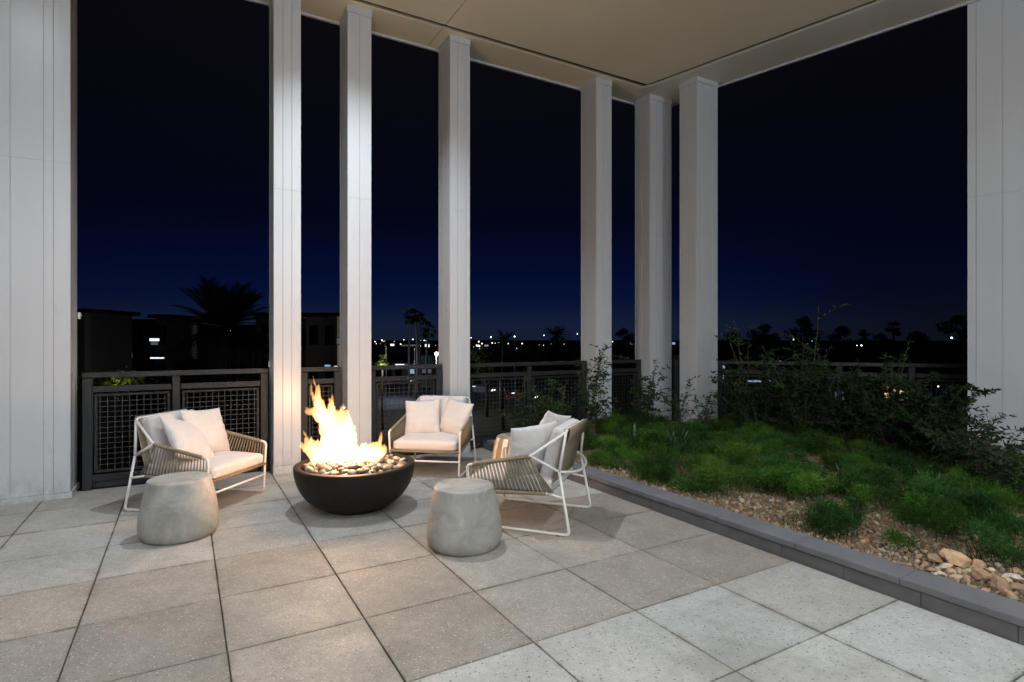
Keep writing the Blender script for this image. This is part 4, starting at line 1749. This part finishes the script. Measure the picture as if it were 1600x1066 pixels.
building(1160, 1210, 594, 80, 'low dark shed with a pale strip light', floors=1, depth=8, wins=((1168, 1206, 594.5, 597, 'win_blue'),))


# ---- palms
def palm(base, top_z, crown, nfr, label, kind='fan', grp=None, lit=(.02, .035, .012)):
    th = thing('palm_tree', label, 'palm tree', base, rnd.uniform(0, 6), grp)
    H = top_z - base[2]
    tr = MB()
    pts = [(.25 * sin(k * .35), .0, H * k / 10) for k in range(11)]
    tr.tube(pts, [crown * (.14 - .04 * k / 10) for k in range(11)], 8)
    obj('trunk', tr, M['palm_trunk'], th, True)
    Vs = []
    tip = Vector(pts[-1])
    st = MB()
    for k in range(nfr):
        a = rnd.uniform(0, 2 * pi)
        el = rnd.uniform(-.7, 1.35) if kind == 'fan' else -.35 + 1.6 * rnd.random() ** 1.4
        L = crown * rnd.uniform(.8, 1.1)
        path = []
        for q in range(8):
            u = q / 7
            r_ = cos(el) * L * u * (1 - .1 * u)
            z_ = sin(el) * L * u - (.42 if kind == 'fan' else .26) * L * u * u * (.5 + .5 * cos(el))
            path.append(tip + Vector((cos(a) * r_, sin(a) * r_, z_)))
        st.tube(path, [crown * .012 * (1 - .7 * q / 7) for q in range(8)], 3)
        nl = 34
        for q in range(nl):
            if kind == 'fan':
                u = .55
                p0 = path[4]
                dirv = (path[5] - path[3]).normalized()
                sd = dirv.cross(Vector((0, 0, 1))).normalized()
                an = -1.5 + 3.0 * q / (nl - 1)
                dv = (dirv * cos(an) + sd * sin(an))
                ll = L * .52 * (1 - .25 * abs(an) / 1.5)
                tipv = p0 + dv * ll + Vector((0, 0, -ll * .25))
                wv = (dirv * -sin(an) + sd * cos(an)) * ll * .05
            else:
                u = .12 + .86 * (q // 2) / (nl // 2)
                i0 = min(6, int(u * 7))
                p0 = path[i0] + (path[i0 + 1] - path[i0]) * (u * 7 - i0)
                dirv = (path[i0 + 1] - path[i0]).normalized()
                sd = dirv.cross(Vector((0, 0, 1))).normalized() * (1 if q % 2 else -1)
                dv = (sd * .75 + dirv * .65 + Vector((0, 0, .15))).normalized()
                ll = L * .34 * (1 - .55 * abs(u - .4))
                tipv = p0 + dv * ll + Vector((0, 0, -ll * .2))
                wv = dirv * ll * .055
            Vs += [p0 - wv * .6, p0 + wv * .6, p0 + (tipv - p0) * .5 + wv, tipv, p0 + (tipv - p0) * .5 - wv]
    V = np.array([v_[:] for v_ in Vs])
    n = len(V) // 5
    T = (np.array([[0, 1, 2], [0, 2, 4], [2, 3, 4]])[None] + (np.arange(n) * 5)[:, None, None]).reshape(-1, 3)
    cc = np.array(lit)[None] * (.7 + .6 * nr.rand(len(V), 1))
    cr = cloud('crown', V, T, cc, M['far_leaf'], '', '', th)
    obj('frond_stalks', st, M['stem'], th)
    return th


def palm_at(u, vc, d, crown_px, label, nfr=34, kind='fan', grp=None, lit=(.02, .035, .012)):
    c_ = W(u, vc, d)
    return palm((c_.x, c_.y, GZ), c_.z, crown_px / 887 * d, nfr, label, kind, grp, lit)


palm_at(345, 510, 24, 96, 'big dark date palm rising above the left rail', 64, 'feather')
palm_at(641, 494, 95, 14, 'tall thin palm, leftmost of the group above the parking lot', 30)
palm_at(650, 492, 92, 15, 'tall thin palm, second of the group above the parking lot', 30)
palm_at(657, 497, 98, 12, 'tall thin palm, third of the group, slightly shorter', 30)
palm_at(669, 514, 88, 15, 'shorter palm at the right of the palm group', 30)
palm_at(598, 562, 60, 13, 'small palm lit from below beside the second column', 26, 'fan', None, (.16, .22, .06))
palm_at(787, 532, 60, 22, 'dark palm crown low on the skyline, left of the streetlit dip', 34, 'feather')
palm_at(868, 524, 55, 26, 'dark palm crown on the skyline just left of the leafy column', 34, 'feather')
palm_at(1396, 512, 90, 14, 'small dark palm on the skyline in the wide opening', 28)
palm_at(1352, 528, 75, 16, 'low dark palm head among the right skyline trees', 28, 'feather')


# ---- broadleaf trees: limbs and leaf clumps
def tree(u, vtop, d, wpx, label, n=3800, cols=((.018, .028, .010), (.012, .02, .008)), seed=0):
    rr = random.Random(seed)
    top = W(u, vtop, d)
    H = top.z - GZ
    Rw = wpx / 887 * d / 2
    th = thing('tree', label, 'tree', (top.x, d, GZ))
    tb = MB()
    tb.tube([(0, 0, 0), (.1, 0, H * .3), (0, .1, H * .5)], [.28, .22, .16], 7)
    cl = []
    for k in range(15):
        a = rr.uniform(0, 2 * pi)
        q = math.sqrt(rr.random())
        zz = H * rr.uniform(.5, .93)
        sh = 1 - .55 * max(0, (zz / H - .7) / .3)
        c_ = Vector((cos(a) * q * Rw * .8 * sh, sin(a) * q * Rw * .8 * sh, zz))
        cl.append((c_, Rw * rr.uniform(.22, .42)))
        tb.tube([(0, .05, H * .42), c_ * .55 + Vector((0, 0, H * .2)), c_], [.12, .07, .02], 4)
    cl.append((Vector((0, 0, H - Rw * .22)), Rw * .25))
    obj('trunk', tb, M['palm_trunk'], th)
    m_ = n // len(cl)
    P0, CC = [], []
    for c_, r_ in cl:
        v = nr.normal(size=(m_, 3))
        v /= np.linalg.norm(v, axis=1)[:, None]
        v *= (nr.rand(m_, 1) ** .45) * r_ * np.array([1.15, 1.15, .8])
        P0.append(v + np.array(c_[:]))
        CC.append(np.array(cols)[nr.randint(0, len(cols), m_)] * rr.uniform(.7, 1.4))
    P0 = np.concatenate(P0)
    CC = np.concatenate(CC)
    k = len(P0)
    a = nr.normal(size=(k, 3))
    a /= np.linalg.norm(a, axis=1)[:, None]
    b_ = np.cross(a, nr.normal(size=(k, 3)))
    b_ /= np.linalg.norm(b_, axis=1)[:, None]
    s_ = Rw * .05 * (.6 + .8 * nr.rand(k, 1))
    V = np.stack([P0 - a * s_, P0 + b_ * s_ * .5, P0 + a * s_, P0 - b_ * s_ * .5], 1).reshape(-1, 3)
    T = (np.array([[0, 1, 2, 3]])[None] + (np.arange(k) * 4)[:, None, None]).reshape(-1, 4)
    cloud('crown', V, T, np.repeat(CC, 4, 0), M['far_leaf'], '', '', th)
    return th


for k, (u, v, d, w, lab) in enumerate((
        (760, 540, 70, 70, 'dark tree beneath the skyline just right of the middle chair column'),
        (905, 538, 60, 60, 'dark tree partly behind the leafy column'),
        (830, 536, 68, 60, 'dark tree between the two low palms'),
        (862, 538, 50, 70, 'dark tree mass under the palm left of the leafy column'),
        (975, 512, 70, 50, 'dark tree seen in the slot left of the corner column'),
        (1145, 517, 55, 70, 'dark tree immediately right of the blue sided column'),
        (1195, 505, 60, 70, 'dark spreading tree second in the row across the wide opening'),
        (1255, 494, 58, 80, 'tallest dark tree in the row across the wide opening'),
        (1315, 508, 62, 70, 'dark tree with rounded head right of the tallest one'),
        (1375, 520, 66, 70, 'lower dark tree beside the small skyline palm'),
        (1432, 516, 58, 80, 'dark tree standing left of the bright lone lamp'),
        (1500, 490, 50, 90, 'dark tree half hidden by the right wall'),
        (580, 562, 75, 40, 'low dark tree in the gap between the second and third columns'),
        (300, 560, 45, 110, 'dark tree filling the view under the big palm'))):
    tree(u, v, d, w, lab, seed=k)


# ---- street lamps and distant lights
def street_lamp(u, v, d, label, m_='lamp_far', rad_px=1.0, grp=None, lit=0):
    p = W(u, v, d)
    th = thing('street_lamp', label, 'street lamp', (p.x, p.y, GZ), 0, grp)
    H = p.z - GZ
    obj('pole', MB().tube([(0, 0, 0), (0, 0, H - .1), (.02, 0, H)], max(.06, d * .0004), 6), M['steel'], th)
    r_ = rad_px / 887 * d
    bm = bmesh.new()
    bmesh.ops.create_icosphere(bm, subdivisions=2, radius=r_)
    me = bpy.data.meshes.new('lamp_head')
    bm.to_mesh(me)
    bm.free()
    link('lamp_head', me, M[m_], th, (0, 0, H))
    return th


sl = street_lamp(682, 553, 70, 'bright street lamp glowing beside the third column', 'lamp_white', 2.6)
lamp('street_lamp_light', W(682, 555, 69.6), 1500, (1, .93, .78), .3)
sl = street_lamp(753, 537, 95, 'street lamp with curved yellowish pole below the skyline', 'lamp_amber', 1.0)
lamp('street_lamp_light', W(618, 596, 88) + Vector((0, 0, 2.5)), 1300, (.6, .75, 1.0), .3)
fl_ = [(586, 534), (597, 532), (631, 531), (645, 530.5), (657, 532), (663, 532), (612, 538.5), (611, 539), (626, 538), (640, 538), (645, 540), (668, 540), (670, 542), (652, 540), (603, 543),
       (736, 528), (748, 534), (767, 527), (769, 536), (746, 540), (749, 541), (759, 540), (779, 536), (794, 537), (804, 526), (816, 537), (850, 524),
       (902, 522), (957, 534), (985, 537), (1052, 537), (1236, 530.5), (1240, 530.5), (1264, 532.5), (1269, 533), (1339, 540), (1346, 540), (1427, 523.5), (1487, 528), (1291, 548), (1478, 566), (1220, 564),
       (805, 564), (781, 592), (787, 609), (1466, 604), (370, 506), (360, 517), (354, 516), (374, 538), (396, 531)]
for _ in range(26):
    fl_.append((rnd.uniform(584, 684) if rnd.random() < .5 else rnd.uniform(738, 903), rnd.uniform(530.5, 546) ))
far_l = []
for k, (u, v) in enumerate(fl_):
    d = 420 + 300 * rnd.random() if v < 545 else 75
    r_ = rnd.choice((.8, .9, 1.1, 1.4))
    if u in (1487,):
        r_ = 1.8
    if u < 400:
        d, r_ = 60, .6
    if k >= 51:
        r_ = rnd.uniform(.35, .6)
    H = W(u, v, d).z - GZ
    street_lamp(u, v, d, 'tiny distant pole lamp glowing on the dark skyline', 'lamp_far' if rnd.random() < .7 else 'lamp_amber', r_ * .75, 'distant lamps on the skyline')
# bright low shop fronts on the skyline
for k, (u0, u1, v0, v1, mm, lab) in enumerate(((610, 616, 537.5, 540.5, 'win_cool', 'bright white sign box on the skyline left of the palm group'),
                                               (626, 646, 539, 541, 'win_dim', 'long dim lit roofline on the skyline behind the palm group'),
                                               (640, 654, 538.5, 541, 'win_dim', 'lit low hall on the skyline behind the palm trunks'),
                                               (664, 671, 538, 542, 'win_cool', 'bright white sign box on the skyline right of the palm group'),
                                               (744, 749, 539, 541.5, 'win_cool', 'bright white sign box on the skyline right of the third column'),
                                               (757, 763, 539, 541.5, 'win_blue', 'small blue white sign box on the skyline near the curved lamp'),
                                               (1050, 1055, 535, 538.5, 'win_blue', 'blue white lit box in the slot right of the corner column'),
                                               (984, 988, 535.5, 538, 'win_cool', 'bright lit box in the slot left of the corner column'))):
    d = 380
    a, b_ = W(u0, v0, d), W(u1, v1, d)
    th = thing('sign_box', lab, 'sign', ((a.x + b_.x) / 2, d, GZ))
    obj('post', MB().box(-.3, .3, .1, .5, 0, b_.z - GZ), M['roof'], th)
    obj('lit_face', MB().box(-(b_.x - a.x) / 2, (b_.x - a.x) / 2, 0, .09, b_.z - GZ, a.z - GZ), M[mm], th)


# ---- cars
def car_mesh_parts(th, col):
    L, Wd = 4.5, 1.8
    bm = MB()
    prof = [(-2.25, .35), (-2.25, .78), (-2.1, .92), (-1.3, .98), (-.75, 1.42), (.65, 1.45), (1.35, 1.0), (2.1, .88), (2.25, .7), (2.25, .35)]
    n = len(prof)
    vs = [(x, -Wd / 2 + (.14 if z > 1.1 else 0), z) for x, z in prof] + [(x, Wd / 2 - (.14 if z > 1.1 else 0), z) for x, z in prof]
    fs = [tuple(range(n)), tuple(range(2 * n - 1, n - 1, -1))] + [(i, n + i, n + (i + 1) % n, (i + 1) % n) for i in range(n)]
    bm.add(vs, fs)
    me = bm.mesh('body')
    bevel_mesh(me, .06, 2)
    m_ = mat('car_paint', col, .25)[0]
    link('body', me, m_, th)
    for sy in (-1, 1):
        obj('side_window', MB().prism([(-1.05, .0), (1.05, .0), (.55, .01), (-.7, .01)], 0, .01), M['glass_dark'], th, loc=(0, sy * .86, 1.05), rot=(R(90), 0, 0))
        for x in (-1.4, 1.4):
            w = MB()
            w.tube([(x, sy * .9 - .11, .33), (x, sy * .9 + .03, .33)], .33, 14)
            obj('wheel', w, M['gap'], th)
        obj('headlight', MB().box(2.2, 2.29, sy * .65 - .2, sy * .65 + .2, .62, .76), M['headlight'], th)
        obj('tail_light', MB().box(-2.29, -2.2, sy * .7 - .15, sy * .7 + .15, .66, .8), M['tail'], th)


for k, (u, v, rz, col, lab) in enumerate((
        (752, 616, -18, (.3, .3, .32), 'pale car with headlights on, first in the line on the road below'),
        (786, 621, -18, (.05, .05, .06), 'dark car with headlights on, middle of the line on the road'),
        (816, 627, -18, (.2, .05, .04), 'red car with headlights on, last in the line on the road'),
        (592, 584, 5, (.35, .28, .12), 'tan parked car under the small lit palm'),
        (604, 584.5, 5, (.4, .35, .2), 'cream parked car beside the tan one in the lot'),
        (625, 601, 10, (.25, .3, .4), 'silver blue parked car in the brightest patch of the lot'),
        (646, 583, 0, (.05, .06, .1), 'dark blue parked car before the green shop'),
        (236, 590, 12, (.35, .35, .35), 'pale parked car seen through the left rail'))):
    p = GP(u, v)
    th = thing('car', lab, 'car', (p.x, p.y, GZ + .022), R(rz), 'cars far below the terrace')
    car_mesh_parts(th, col)

# small lit green bushes below the left rail
x, y = W(200, 600, 40).x, 40
for k, (u, v, d, lab) in enumerate(((197, 605, 34, 'bush lit yellow green seen through the gap in the left rail'), (152, 600, 36, 'dim bush at the left end of the left rail gap'))):
    p = W(u, v, d)
    g = p.z
    th = thing('bush', lab, 'bush', (p.x, p.y, GZ))
    nleaf = 900
    hh = g + .6 - GZ
    obj('trunk', MB().tube([(0, 0, 0), (.05, 0, hh * .6), (0, 0, hh * .9)], [.10, .07, .03], 6), M['palm_trunk'], th)
    v0 = nr.normal(size=(nleaf, 3)) * np.array([.45, .45, .3]) + np.array([0, 0, hh - .4])
    a = nr.normal(size=(nleaf, 3)) * .08
    b_ = nr.normal(size=(nleaf, 3)) * .05
    V = np.stack([v0 - a, v0 + b_, v0 + a, v0 - b_], 1).reshape(-1, 3)
    T = (np.array([[0, 1, 2, 3]])[None] + (np.arange(nleaf) * 4)[:, None, None]).reshape(-1, 4)
    cloud('foliage', V, T, np.repeat(np.array([(.14, .2, .04)]) * (.6 + .8 * nr.rand(nleaf, 1)), 4, 0), M['far_leaf'], '', '', th)
# glowing posts added in place of car light streaks, then courtyard fill lamps
for k in range(22):
    u = 736 + k * 4.4
    p = GP(u, 610.5 + (u - 736) * .185)
    th = thing('streak_light', 'small glowing post in the row added for car light streaks on the road below', 'streak_light', p, 0, 'glowing posts added for car light streaks')
    obj('post', MB().tube([(0, 0, 0), (0, 0, .8)], .09, 6), M['steel'], th)
    obj('lamp_head', MB().box(-.30, .30, -.12, .12, .801, .93), M['win_cool'], th)
for k, (u, v, d, pw, lab) in enumerate(((190, 585, 44, 26, 'low fill lamp added in the courtyard behind the left rail, left one'), (300, 588, 50, 26, 'low fill lamp added in the courtyard behind the left rail, right one'),
                                        (556, 592, 40, 35, 'courtyard fill lamp added out of sight low behind the flames'))):
    street_lamp(u, v, d, lab, 'lamp_far', .8)  # added to brighten the dark walls of the blocks
    lamp('courtyard_fill_light', W(u, v, d) + Vector((0, -.4, 0)), pw, (1, .95, .88), .2)
lamp('bush_light', W(199, 596, 34) + Vector((.2, -1.2, .6)), 30, (1, .95, .6), .1)
lamp('palm_light', W(596, 575, 59), 260, (1, .95, .7), .1)

print('objects', len(bpy.data.objects), 'tris approx', sum(len(o.data.polygons) for o in bpy.data.objects if o.type == 'MESH'))
